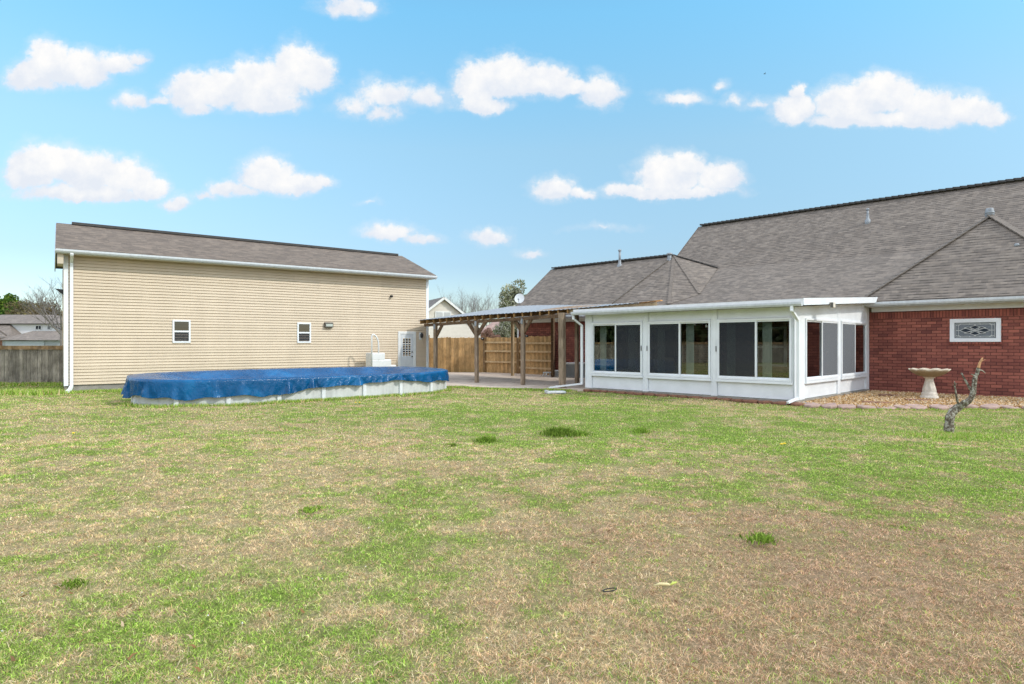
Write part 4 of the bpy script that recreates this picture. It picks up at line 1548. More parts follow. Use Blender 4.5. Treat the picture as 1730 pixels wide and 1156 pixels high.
def limb(b, pts, rad, seg=14, jit=.08):
    """smooth, slightly knobbly limb through the points"""
    pts = [Vector(p) for p in pts]
    fine, fr = [], []
    n = len(pts)
    for i in range(n - 1):
        p0, p1, p2, p3 = pts[max(i - 1, 0)], pts[i], pts[i + 1], pts[min(i + 2, n - 1)]
        for k in range(6):
            u = k / 6
            q = .5 * ((2 * p1) + (-p0 + p2) * u + (2 * p0 - 5 * p1 + 4 * p2 - p3) * u * u + (-p0 + 3 * p1 - 3 * p2 + p3) * u ** 3)
            fine.append(q)
            fr.append((rad[i] + (rad[i + 1] - rad[i]) * u) * (1 + random.uniform(-jit, jit)))
    fine.append(pts[-1]); fr.append(rad[-1])
    b.tube(fine, fr, seg)


def build_stub_tree():
    Y = gp(1604, 730).y
    base = gp(1604, 730)
    t = thing('dead_sapling', 'dead broken-off sapling with lichen bark leaning right on the lawn', 'tree stump', base)
    def q(px, py, dy=0.0):
        p = at(px, py, Y + dy)
        return p - base
    lich = mat_lichen()
    b = MB()
    limb(b, [q(1603.5, 734), q(1603.5, 718), q(1606, 702), q(1614, 692, .02), q(1626, 684, .03), q(1638, 676, .0), q(1644, 664, 0), (q(1646, 648, 0))],
         [.082, .076, .070, .068, .062, .052, .044, .040])
    limb(b, [q(1646, 650), q(1647, 640), q(1651, 630), q(1653, 621, -.02)], [.042, .036, .030, .026])
    b.build('trunk', lich, t)
    b = MB()
    limb(b, [q(1653, 622, -.02), q(1655.5, 613, -.02), q(1660, 604.5, -.03)], [.026, .020, .010], 10)
    limb(b, [q(1657, 611, -.02), q(1664.5, 607.5, -.02)], [.007, .003], 8)
    b.build('broken_tip', simple('raw_wood', (.50, .27, .13), .85, .3, 20, .5), t)
    b = MB(); limb(b, [q(1643.5, 664), q(1638, 655, .04), q(1631, 643, .07), q(1624, 630, .1)], [.028, .022, .017, .013], 10)
    b.build('branch', lich, t)
    b = MB(); limb(b, [q(1620, 688), q(1617, 675, -.05), q(1614.5, 662, -.08), q(1613.5, 652, -.08), q(1612.5, 645, -.1)], [.024, .020, .015, .013, .008], 10)
    limb(b, [q(1613.8, 655, -.08), q(1609, 649, -.1)], [.009, .004], 8)
    limb(b, [q(1613.8, 652, -.08), q(1616, 648, -.1)], [.008, .004], 8)
    b.build('branch', lich, t)
    b = MB(); limb(b, [q(1618, 690), q(1626, 682, -.06), q(1632, 678, -.09)], [.045, .045, .042], 12)
    b.build('cut_limb', lich, t)
    b = MB(); limb(b, [q(1652, 626, -.02), q(1659, 626, -.05), q(1665, 631, -.06)], [.012, .009, .004], 8)
    b.build('twig', simple('pale_twig', (.42, .38, .31), .9, .2), t)
    b = MB(); limb(b, [q(1648, 638), q(1644, 634, -.03), q(1641, 632, -.04)], [.014, .011, .009], 8)
    b.build('twig', lich, t)


build_stub_tree()


def build_patio_items():
    # air conditioning condenser against the brick wall
    P = gp(976, 639.5)
    t = thing('air_conditioner', 'grey louvred air conditioner unit on the patio in front of the brick wall', 'air conditioner', P, HF.a)
    b = MB(); b.box(-.42, .42, -.4, .4, .06, .66, .02); b.build('case', M['ac'], t)
    b = MB()
    for k in range(19):
        x = -.40 + k * .044
        b.box(x, x + .016, -.425, -.401, .12, .60)
        b.box(-.445 + .02, -.421, -.40 + k * .044, -.384 + k * .044, .12, .60)
    b.build('louvres', M['ac'], t)
    b = MB(); b.box(-.45, .45, -.43, .43, .66, .72, .02); b.build('top_cover', M['plastic'], t)
    b = MB(); b.box(-.5, .5, -.48, .48, 0, .06, .01); b.build('pad', M['found'], t)
    # white pump cabinet beside it
    P = gp(958.5, 638.5)
    t = thing('utility_box', 'plain white utility cabinet behind the thick corner post of the patio cover', 'utility box', P, HF.a)
    b = MB(); b.box(-.2, .2, -.2, .2, .0, .60, .015); b.build('case', M['plastic'], t)
    b = MB(); b.box(-.22, .22, -.22, .22, .60, .65, .01); b.build('lid', M['plastic'], t)
    b = MB()
    for k in range(4):
        b.box(-.15, .15, -.206, -.2, .2 + k * .07, .22 + k * .07)
    b.build('vent_slots', M['ac'], t)
    # low white plastic stool on the grass strip
    P = gp(926, 637.5)
    t = thing('plastic_stool', 'low white plastic stool on the grass in front of the cedar fence', 'stool', P, .5)
    b = MB(); b.box(-.20, .20, -.15, .15, .20, .25, .02); b.build('seat', M['plastic'], t)
    for sx in (-1, 1):
        for sy in (-1, 1):
            b = MB(); b.tube([(sx * .15, sy * .11, .21), (sx * .22, sy * .14, 0)], [.035, .028], 8)
            b.build('leg', M['plastic'], t)
    P = gp(941.5, 638.5)
    t = thing('plastic_bin', 'grey plastic tub with a white lid beside the corner post', 'bin', P, .2)
    b = MB(); b.lathe((0, 0, 0), [(.15, 0), (.18, .28), (.17, .30)], 18); b.build('body', M['ac'], t)
    b = MB(); b.lathe((0, 0, .30), [(.19, 0), (.19, .03), (.10, .06)], 18); b.build('lid', M['plastic'], t)
    # hose reel hung on the wall just above (small white loop)
    P = gp(946.5, 636)
    # satellite dish on a mast near the end of the brick house
    P = at(877, 516, 31.6)
    t = thing('satellite_dish', 'white satellite dish on a short mast at the left end of the house', 'satellite dish', (P.x, P.y, 3.0))
    b = MB(); b.tube([(0, 0, -.5), (0, .05, .45), (.02, -.12, .62)], .03, 10); b.build('mast', M['galv'], t)
    b = MB()
    vs, fs = [], []
    nr, ns = 6, 28
    ax = Vector((-.12, -.85, .40)).normalized()
    sx = ax.cross(Vector((0, 0, 1))).normalized(); sy = sx.cross(ax)
    c0 = Vector((.02, -.16, .80))
    for j in range(nr + 1):
        r = .245 * j / nr
        for k in range(ns):
            an = 2 * math.pi * k / ns
            vs.append(c0 + sx * (r * math.cos(an)) + sy * (r * 1.12 * math.sin(an)) + ax * (.9 * r * r))
    for j in range(nr):
        for k in range(ns):
            fs.append((j * ns + k, j * ns + (k + 1) % ns, (j + 1) * ns + (k + 1) % ns, (j + 1) * ns + k))
    n0 = len(vs)
    vs2 = [v - ax * .015 for v in vs]
    b.add(vs + vs2, fs + [tuple(reversed([i + n0 for i in f])) for f in fs], True)
    b.build('reflector', simple('dish_grey', (.55, .57, .58), .5, .08), t, fix=False)
    b = MB(); b.tube([c0 - sy * .30, c0 - sy * .22 + ax * .36], .012, 8); b.build('feed_arm', M['galv'], t)
    b = MB(); b.lathe(c0 - sy * .22 + ax * .36, [(.03, -.04), (.04, 0), (.03, .05)], 10); b.build('receiver', M['ac'], t)
    # solar lamps on the fence tops
    for (px, py, Y, lab) in ((815, 572, 33.7, 'small round black lamp fixed on top of the fence corner post'), (890, 567.5, 31.5, 'small dark lamp fixed on the fence before the brick wall')):
        P = at(px, py, Y)
        t = thing('fence_lamp', lab, 'lamp', P, 0, 'lamps on the cedar fence')
        b = MB(); b.lathe((0, 0, -.08), [(.05, 0), (.09, .04), (.09, .09), (.04, .13)], 14); b.build('housing', M['black'], t)
        b = MB(); b.lathe((0, -.05, -.04), [(.03, 0), (.05, .03), (.03, .06)], 12); b.build('lens', M['plastic'], t)
    # splash blocks under the downspouts
    P = gp(938, 664.5)
    t = tag(MB().box(-.32, .32, -.14, .14, 0, .07, .02).box(-.32, -.26, -.14, .14, .07, .10).build('splash_block', simple('pale_block', (.50, .52, .54), .8, .2, 8)),
            'pale splash block on the grass at the end of the left downspout', 'splash block')
    t.location = P; t.rotation_euler = (0, 0, .25)
    P = gp(1350, 683.5)
    t = tag(MB().box(-.42, .42, -.12, .12, 0, .05, .015).build('splash_block', simple('grey_block', (.24, .26, .29), .7, .2, 8)),
            'dark grey splash block under the downspout at the sunroom corner', 'splash block')
    t.location = P; t.rotation_euler = (0, 0, .1)


build_patio_items()

# ================================================================== ground
# share of green grass over the lawn, mapped from the photo onto the ground plane
GROWS = [655, 680, 700, 730, 770, 820, 880, 950, 1030, 1110, 1200]
GMAP = np.array([
    [.75, .80, .70, .55, .60, .75, .60, .30, .35],
    [.60, .60, .50, .45, .38, .60, .45, .40, .45],
    [.52, .62, .62, .68, .88, .80, .48, .48, .58],
    [.46, .52, .46, .48, .72, .88, .72, .66, .80],
    [.42, .40, .34, .38, .40, .46, .60, .66, .76],
    [.36, .30, .28, .36, .42, .42, .44, .58, .70],
    [.30, .34, .40, .40, .28, .24, .28, .34, .44],
    [.40, .42, .50, .44, .26, .20, .18, .19, .25],
    [.50, .58, .54, .48, .30, .20, .15, .13, .17],
    [.54, .54, .48, .46, .34, .22, .17, .13, .15],
    [.54, .52, .48, .46, .34, .22, .17, .13, .15]])


def vnoise(x, y, cell, seed):
    """smooth value noise"""
    g = np.random.default_rng(seed).random((256, 256))
    u, v = x / cell, y / cell
    i, j = np.floor(u).astype(int), np.floor(v).astype(int)
    fu, fv = u - i, v - j
    fu = fu * fu * (3 - 2 * fu); fv = fv * fv * (3 - 2 * fv)
    a = g[i % 256, j % 256]; b = g[(i + 1) % 256, j % 256]; c = g[i % 256, (j + 1) % 256]; d = g[(i + 1) % 256, (j + 1) % 256]
    return (a * (1 - fu) + b * fu) * (1 - fv) + (c * (1 - fu) + d * fu) * fv


def field(X, Y):
    """-> green probability, dryness tone (0 straw .. 1 brown)"""
    Ys = np.maximum(Y, 2.2)
    px = CX + X / Ys * F
    py = HY + CH * F / Ys
    col = np.clip(px / 216.25, 0, 7.999)
    row = np.interp(np.clip(py, GROWS[0], GROWS[-1]), GROWS, np.arange(len(GROWS)))
    row = np.clip(row, 0, len(GROWS) - 1.001)
    i, j = row.astype(int), col.astype(int)
    fi, fj = row - i, col - j
    g = (GMAP[i, j] * (1 - fj) + GMAP[i, j + 1] * fj) * (1 - fi) + (GMAP[i + 1, j] * (1 - fj) + GMAP[i + 1, j + 1] * fj) * fi
    g = .48 + (g - .48) * 1.25
    Xw, Yw = X + (vnoise(X, Y, .6, 8) - .5) * .7, Y + (vnoise(X, Y, .55, 9) - .5) * .7
    n = (vnoise(Xw, Yw, .8, 1) - .5) * .9 + (vnoise(Xw + .3 * Yw, Yw, .27, 2) - .5) * 1.6 + (vnoise(X, Y, .11, 3) - .5) * 1.5 + (vnoise(Xw, Yw, 2.3, 14) - .5) * .6
    z = (g - .50) * 4.4 + n * 2.3 * np.clip(.35 + 1.6 * g, .4, 1)
    p = 1 / (1 + np.exp(-z))
    brown = np.clip((px - 620) / 700, 0, 1) * np.clip((py - 745) / 160, 0, 1)
    brown = np.clip(brown + (vnoise(X, Y, .5, 6) - .5) * .7 + .05, 0, 1)
    return p, brown


GREEN = np.array([[.345, .52, .075], [.46, .64, .115], [.20, .345, .045], [.57, .68, .19], [.46, .51, .19]])
STRAW = np.array([[.84, .665, .40], [.75, .55, .30], [.88, .75, .52], [.61, .42, .22]])
BROWN = np.array([[.63, .405, .245], [.74, .51, .335], [.42, .25, .14], [.82, .63, .44]])


def tones(p, br, n, rg):
    isg = rg.random(n) < p
    gi = GREEN[rg.integers(0, len(GREEN), n)]
    si = STRAW[rg.integers(0, len(STRAW), n)]
    bi = BROWN[rg.integers(0, len(BROWN), n)]
    dry = np.where((rg.random(n) < br)[:, None], bi, si)
    c = np.where(isg[:, None], gi, dry) * rg.uniform(.55, 1.35, (n, 1))
    return isg, c


def ground_z(X, Y):
    return (vnoise(X, Y, 1.7, 21) - .5) * .06 + (vnoise(X, Y, .45, 22) - .5) * .035


def np_mesh(name, co, tris=None, quads=None, tone=None, mat=None, smooth=False):
    me = bpy.data.meshes.new(name)
    nv = len(co)
    me.vertices.add(nv)
    me.vertices.foreach_set('co', co.astype(np.float32).ravel())
    loops, starts, totals = [], [], []
    s0 = 0
    if quads is not None and len(quads):
        loops.append(quads.ravel()); starts.append(np.arange(len(quads)) * 4); totals.append(np.full(len(quads), 4)); s0 = quads.size
    if tris is not None and len(tris):
        loops.append(tris.ravel()); starts.append(s0 + np.arange(len(tris)) * 3); totals.append(np.full(len(tris), 3))
    lv = np.concatenate(loops).astype(np.int32)
    ls = np.concatenate(starts).astype(np.int32)
    me.loops.add(len(lv)); me.loops.foreach_set('vertex_index', lv)
    me.polygons.add(len(ls)); me.polygons.foreach_set('loop_start', ls)
    if smooth:
        me.polygons.foreach_set('use_smooth', np.ones(len(ls), dtype=bool))
    if tone is not None:
        a = me.color_attributes.new('tone', 'FLOAT_COLOR', 'POINT')
        rgba = np.ones((nv, 4), dtype=np.float32); rgba[:, :3] = tone
        a.data.foreach_set('color', rgba.ravel())
    me.update(calc_edges=True)
    me.validate()
    o = bpy.data.objects.new(name, me)
    if mat:
        me.materials.append(mat)
    COL.objects.link(o)
    return o


def build_lawn():
    def axis(lo, hi, step, far):
        core = np.arange(lo, hi + step, step)
        out = []
        d = step
        x = hi
        while x < far:
            d *= 1.35; x += d; out.append(x)
        inn = []
        d = step; x = lo
        while x > -far:
            d *= 1.35; x -= d; inn.append(x)
        return np.array(inn[::-1] + list(core) + out)
    xs = axis(-20, 19, .12, 1400)
    ys = axis(1.5, 24, .11, 1400)
    X, Y = np.meshgrid(xs, ys)
    nx, ny = len(xs), len(ys)
    x, y = X.ravel(), Y.ravel()
    fade = np.clip((30 - np.abs(y - 12)) / 10, 0, 1) * np.clip((26 - np.abs(x)) / 6, 0, 1)
    z = ground_z(x, y) * fade - .012
    p, br = field(x, np.maximum(y, .5))
    G, St, Bw = GREEN[:3].mean(0), STRAW.mean(0), BROWN.mean(0)
    dry = St[None] * (1 - br[:, None]) + Bw[None] * br[:, None]
    pc = np.clip((p - .5) * 1.0 + .5, 0, 1)[:, None]
    tone = (G[None] * pc * .8 + dry * (1 - pc)) * .58
    idx = np.arange(nx * ny).reshape(ny, nx)
    q = np.stack([idx[:-1, :-1].ravel(), idx[:-1, 1:].ravel(), idx[1:, 1:].ravel(), idx[1:, :-1].ravel()], 1)
    m, t = mk('lawn_soil')
    a = t.n('ShaderNodeAttribute', attribute_name='tone').outputs[0]
    co = t.n('ShaderNodeTexCoord').outputs['Object']
    n1 = t.ramp(t.noise(co, 38, 5, .75).outputs[0], [(.3, (.45, .45, .45)), (.55, (1, 1, 1)), (.72, (1.6, 1.55, 1.45))])
    n2 = t.ramp(t.noise(co, 7, 4, .65).outputs[0], [(.3, (.82, .86, .8)), (.7, (1.18, 1.14, 1.15))])
    c = t.mix(1.0, t.mix(1.0, a, n1, 'MULTIPLY'), n2, 'MULTIPLY')
    b = t.n('ShaderNodeBump', {'Strength': 1.0, 'Distance': .03, 'Height': t.noise(co, 60, 4, .7).outputs[0]})
    sheen_out(t, t.n('ShaderNodeBsdfPrincipled', {'Base Color': c, 'Roughness': 1.0, 'Specular IOR Level': .1, 'Normal': b.outputs[0]}))
    o = np_mesh('lawn', np.stack([x, y, z], 1), quads=q, tone=tone, mat=m, smooth=True)
    tag(o, 'patchy lawn of green and straw coloured winter grass', None, None, 'structure')


build_lawn()

SLAB = [(-2.75, 22.75), (2.45, 21.25), (6.9, 25.7), (.75, 32.1), (-1.4, 33.6), (-4.9, 33.9), (-3.4, 28.4)]


def build_slab():
    b = MB()
    k = len(SLAB)
    b.add([(x, y, .055) for x, y in SLAB] + [(x, y, -.1) for x, y in SLAB],
          [tuple(range(k)), tuple(reversed(range(k, 2 * k)))] + [(i, k + i, k + (i + 1) % k, (i + 1) % k) for i in range(k)])
    o = b.build('patio_slab', M['conc'])
    tag(o, 'stained pinkish concrete patio slab under the timber cover', None, None, 'structure')


build_slab()


def inside(poly, x, y):
    r = np.zeros(len(x), bool)
    n = len(poly)
    j = n - 1
    for i in range(n):
        xi, yi = poly[i]; xj, yj = poly[j]
        c = ((yi > y) != (yj > y)) & (x < (xj - xi) * (y - yi) / (yj - yi + 1e-12) + xi)
        r ^= c
        j = i
    return r


def fr_poly(fr, pts):
    return [tuple(fr.w(*p).to_2d()) for p in pts]


# gravel bed between the flagstone edging, the sunroom side and the brick wall
edge_px = [(1352, 686), (1400, 688.5), (1450, 690), (1500, 691), (1560, 690.5), (1620, 690), (1680, 690.5), (1760, 692), (1900, 700)]
EDGE = [gp(*e) for e in edge_px]
BED = [tuple(p.to_2d()) for p in EDGE] + fr_poly(HF, [(9.0, 6.2), (0.03, 6.2), (.03, .1)])
BLOCK = [SLAB, BED, fr_poly(HF, [(-SL - .05, -.12), (.1, -.12), (.1, 6.3), (-SL - .05, 6.3)]), fr_poly(HF, [(-17, 6.1), (12, 6.1), (12, 18), (-17, 18)]),
         fr_poly(GF, [(0, 0), (GL, 0), (GL, GD), (0, GD)])]


def blades_mesh(name, X, Y, h, w, lean, col, tip=1.15, segs=True, zbase=None):
    n = len(X)
    az = rng.uniform(0, 2 * np.pi, n)
    la = rng.uniform(0, 2 * np.pi, n)
    zb = (ground_z(X, Y) if zbase is None else zbase) - .012
    sx, sy = np.cos(az) * w / 2, np.sin(az) * w / 2
    dx, dy = np.cos(la) * lean, np.sin(la) * lean
    if segs:
        co = np.empty((n, 5, 3))
        co[:, 0] = np.stack([X - sx, Y - sy, zb], 1); co[:, 1] = np.stack([X + sx, Y + sy, zb], 1)
        mx, my, mz = X + dx * h * .42, Y + dy * h * .42, zb + h * .58
        co[:, 2] = np.stack([mx + sx * .8, my + sy * .8, mz], 1); co[:, 3] = np.stack([mx - sx * .8, my - sy * .8, mz], 1)
        co[:, 4] = np.stack([X + dx * h * 1.15, Y + dy * h * 1.15, zb + h * np.clip(1.05 - .32 * lean, .35, 1)], 1)
        base = np.arange(n) * 5
        q = np.stack([base, base + 1, base + 2, base + 3], 1)
        tr = np.stack([base + 3, base + 2, base + 4], 1)
        tone = np.repeat(col, 5, 0).reshape(n, 5, 3)
        tone[:, 4] *= tip
        return co.reshape(-1, 3), q, tr, tone.reshape(-1, 3)
    co = np.empty((n, 3, 3))
    co[:, 0] = np.stack([X - sx, Y - sy, zb], 1); co[:, 1] = np.stack([X + sx, Y + sy, zb], 1)
    co[:, 2] = np.stack([X + dx * h, Y + dy * h, zb + h], 1)
    base = np.arange(n) * 3
    tr = np.stack([base, base + 1, base + 2], 1)
    return co.reshape(-1, 3), None, tr, np.repeat(col, 3, 0)


def scatter(n, y0, y1, k, half=.92):
    """points over the visible wedge of lawn, density falling with distance as Y^-k"""
    u = rng.random(n)
    e = 2 - k
    Y = (y0 ** e + u * (y1 ** e - y0 ** e)) ** (1 / e)
    X = rng.uniform(-1, 1, n) * (half * Y + 1.0)
    ok = np.ones(n, bool)
    for poly in BLOCK:
        ok &= ~inside(poly, X, Y)
    # pool
    lx = (X - PC.x) * math.cos(PA) + (Y - PC.y) * math.sin(PA)
    ly = -(X - PC.x) * math.sin(PA) + (Y - PC.y) * math.cos(PA)
    ok &= (np.abs(lx / (PLN - .05)) ** 3 + np.abs(ly / (PWD - .05)) ** 3) > 1
    return X[ok], Y[ok]


def build_grass():
    cos, qs, ts, tn = [], [], [], []
    off = 0

    def push(r):
        nonlocal off
        co, q, tr, tone = r
        cos.append(co); tn.append(tone)
        if q is not None: qs.append(q + off)
        ts.append(tr + off)
        off += len(co)
    # near blades: two thirds in tufts that share a height and a tone, the rest single
    Xc, Yc = scatter(30000, 2.3, 10.5, 1.75)
    nb = 13
    nc = len(Xc)
    sp = rng.uniform(.007, .024, nc) * (1 + .05 * Yc)
    X = (Xc[:, None] + rng.normal(0, 1, (nc, nb)) * sp[:, None]).ravel()
    Y = (Yc[:, None] + rng.normal(0, 1, (nc, nb)) * sp[:, None]).ravel()
    p, br = field(Xc, Yc)
    pc = np.clip((p - .5) * 1.7 + .5, .03, .97)
    gk = rng.random(nc) < pc
    pp = np.repeat(np.where(gk, .82, .09), nb)
    isg, c = tones(pp, np.repeat(br, nb), len(X), rng)
    c *= np.repeat(rng.uniform(.66, 1.36, nc), nb)[:, None]
    h = np.repeat(rng.uniform(.011, .034, nc), nb) * rng.uniform(.6, 1.15, len(X))
    lean = np.where(isg, rng.uniform(.2, 1.3, len(X)), rng.uniform(.5, 2.4, len(X)))
    w = np.maximum(.0023, .00052 * Y) * rng.uniform(.7, 1.35, len(X))
    push(blades_mesh('c', X, Y, h, w, lean, c))
    X, Y = scatter(220000, 2.3, 10.0, 1.75)
    p, br = field(X, Y)
    isg, c = tones(p, br, len(X), rng)
    h = rng.uniform(.010, .027, len(X)) * np.where(isg, 1.0, .85)
    lean = np.where(isg, rng.uniform(.3, 1.5, len(X)), rng.uniform(.6, 2.8, len(X)))
    w = np.maximum(.0021, .00050 * Y) * rng.uniform(.7, 1.3, len(X))
    push(blades_mesh('g', X, Y, h, w, lean, c))
    # small broad leaves of clover and weeds close to the soil
    X, Y = scatter(110000, 2.3, 12.0, 1.7)
    p, br = field(X, Y)
    keep = rng.random(len(X)) < p ** 1.4
    X, Y = X[keep], Y[keep]
    c = GREEN[rng.integers(0, 4, len(X))] * rng.uniform(.7, 1.25, (len(X), 1))
    push(blades_mesh('l', X, Y, rng.uniform(.008, .022, len(X)), np.maximum(.006, .0011 * Y) * rng.uniform(.8, 1.4, len(X)), rng.uniform(.6, 2.2, len(X)), c))
    # distant blades, single triangles
    X, Y = scatter(380000, 9.5, 34.0, 1.35)
    p, br = field(X, Y)
    isg, c = tones(p, br, len(X), rng)
    h = rng.uniform(.014, .034, len(X))
    push(blades_mesh('f', X, Y, h, (.00080 * Y) * rng.uniform(.7, 1.3, len(X)), rng.uniform(.2, 1.6, len(X)), c, segs=False))
    # fallen leaf scraps and white clover heads
    X, Y = scatter(1500, 2.4, 16.0, 1.4)
    pal = np.array([[.30, .17, .08], [.42, .27, .15], [.22, .13, .07], [.55, .42, .28]])
    push(blades_mesh('d', X, Y, rng.uniform(.012, .03, len(X)), np.maximum(.016, .0018 * Y) * rng.uniform(.7, 1.3, len(X)), rng.uniform(1, 3, len(X)), pal[rng.integers(0, 4, len(X))], zbase=ground_z(X, Y) + .014))
    X, Y = scatter(500, 2.6, 16.0, 1.2)
    p, br = field(X, Y)
    k = rng.random(len(X)) < p
    X, Y = X[k], Y[k]
    push(blades_mesh('k', X, Y, np.full(len(X), .008), np.maximum(.009, .0010 * Y), np.full(len(X), 1.0), np.full((len(X), 3), .75), zbase=ground_z(X, Y) + .03))
    # taller unmown fringe along walls, fence, pool and patio edge
    fx, fy, fh = [], [], []

    def fringe(A, B, n, hh, sp=.12):
        A, B = np.array(A[:2]), np.array(B[:2])
        u = rng.random(n)
        P = A[None] * (1 - u[:, None]) + B[None] * u[:, None] + rng.normal(0, sp, (n, 2))
        fx.append(P[:, 0]); fy.append(P[:, 1]); fh.append(rng.uniform(.5, 1, n) * hh)
    fringe((-26, 24.2), (-15, 24.3), 7000, .16, .16)
    fringe(tuple(GF.w(0, -.15)), tuple(GF.w(4.5, -.15)), 4500, .12, .10)
    fringe(tuple(GF.w(-1.6, .6)), tuple(GF.w(-.2, -.1)), 2600, .22, .2)
    for k in range(90):
        th = math.pi + math.pi * k / 90 * 1.0
        x, y = pool_out(th, .10)
        cA, sA = math.cos(PA), math.sin(PA)
        wx, wy = PC.x + x * cA - y * sA, PC.y + x * sA + y * cA
        fringe((wx, wy), (wx, wy), 70, .11, .07)
    fringe((-2.3, 22.55), (2.0, 21.2), 5200, .10, .09)
    fringe((.1, 32.0), (1.9, 30.2), 1500, .12, .12)
    for (a, c) in zip(EDGE[:-1], EDGE[1:]):
        fringe((a.x, a.y - .12), (c.x, c.y - .12), 300, .06, .06)
    sb = gp(1612, 737)
    n = 2600
    fx.append(rng.normal(sb.x, .42, n)); fy.append(rng.normal(sb.y, .16, n)); fh.append(rng.uniform(.02, .07, n))
    X, Y, h = np.concatenate(fx), np.concatenate(fy), np.concatenate(fh)
    ok = np.ones(len(X), bool)
    for poly in BLOCK:
        ok &= ~inside(poly, X, Y)
    X, Y, h = X[ok], Y[ok], h[ok]
    c = GREEN[rng.integers(0, 4, len(X))] * rng.uniform(.7, 1.15, (len(X), 1))
    c = np.where((rng.random(len(X)) < .16)[:, None], STRAW[rng.integers(0, 4, len(X))], c)
    push(blades_mesh('e', X, Y, h, .0012 * np.maximum(Y, 8) * rng.uniform(.6, 1.2, len(X)), rng.uniform(.1, .8, len(X)), c, segs=False))
    o = np_mesh('grass', np.concatenate(cos), np.concatenate(ts), np.concatenate(qs), np.concatenate(tn), M['grass'])
    tag(o, 'short green and dead straw grass blades over the lawn', 'grass', None, 'stuff')


build_grass()


def build_gravel():
    # bed of soil under the pebbles
    b = MB()
    k = len(BED)
    b.add([(x, y, .022) for x, y in BED] + [(x, y, -.08) for x, y in BED],
          [tuple(range(k)), tuple(reversed(range(k, 2 * k)))] + [(i, k + i, k + (i + 1) % k, (i + 1) % k) for i in range(k)])
    o = b.build('gravel_bed', simple('gravel_soil', (.34, .215, .105), .95, .35, 25, .8, 60))
    tag(o, 'ground under the tan gravel beside the brick wall', None, None, 'structure')
    xs = np.array([p[0] for p in BED]); ys = np.array([p[1] for p in BED])
    n = 26000
    X = rng.uniform(xs.min(), min(xs.max(), 17), n); Y = rng.uniform(ys.min(), ys.max(), n)
    ok = inside(BED, X, Y)
    X, Y = X[ok], Y[ok]
    n = len(X)
    base = np.array([(1, 0, 0), (0, 1, 0), (-1, 0, 0), (0, -1, 0), (0, 0, .8), (0, 0, -.8)], float)
    fc = np.array([(0, 1, 4), (1, 2, 4), (2, 3, 4), (3, 0, 4), (1, 0, 5), (2, 1, 5), (3, 2, 5), (0, 3, 5)])
    s = rng.uniform(.014, .036, n)
    an = rng.uniform(0, 6.28, n)
    ca, sa = np.cos(an), np.sin(an)
    co = base[None] * rng.uniform(.7, 1.3, (n, 6, 1)) * s[:, None, None]
    x = co[:, :, 0] * ca[:, None] - co[:, :, 1] * sa[:, None]
    y = co[:, :, 0] * sa[:, None] + co[:, :, 1] * ca[:, None]
    tl = rng.uniform(-.5, .5, (n, 1))
    z = co[:, :, 2] + x * tl
    P = np.stack([X[:, None] + x, Y[:, None] + y, .028 + rng.uniform(0, .018, (n, 1)) + z], 2)
    f = (fc[None] + (np.arange(n) * 6)[:, None, None]).reshape(-1, 3)
    pal = np.array([[.50, .32, .16], [.58, .42, .24], [.37, .215, .095], [.62, .50, .35], [.44, .26, .115]])
    c = pal[rng.integers(0, 5, n)] * rng.uniform(.75, 1.2, (n, 1))
    o = np_mesh('gravel', P.reshape(-1, 3), f, None, np.repeat(c, 6, 0), attr_leaf('gravel_stone', 0.0))
    tag(o, 'tan pea gravel spread along the brick wall', 'gravel', None, 'stuff')


build_gravel()


def flag_mesh(seed, lx, ly, h):
    r = random.Random(seed)
    n = 9
    pts = []
    for k in range(n):
        an = 2 * math.pi * k / n
        e = (abs(math.cos(an)) ** 3.2 + abs(math.sin(an)) ** 3.2) ** (-1 / 3.2)
        pts.append((math.cos(an) * lx * e * r.uniform(.86, 1.08), math.sin(an) * ly * e * r.uniform(.86, 1.08)))
    b = MB()
    vs = [(x, y, 0) for x, y in pts] + [(x * 1.02, y * 1.02, h * .6) for x, y in pts] + [(x * .95, y * .93, h + r.uniform(-.006, .006)) for x, y in pts]
    fs = [tuple(reversed(range(n))), tuple(range(2 * n, 3 * n))]
    for j in range(2):
        fs += [(j * n + i, j * n + (i + 1) % n, (j + 1) * n + (i + 1) % n, (j + 1) * n + i) for i in range(n)]
    b.add(vs, fs)
    return b


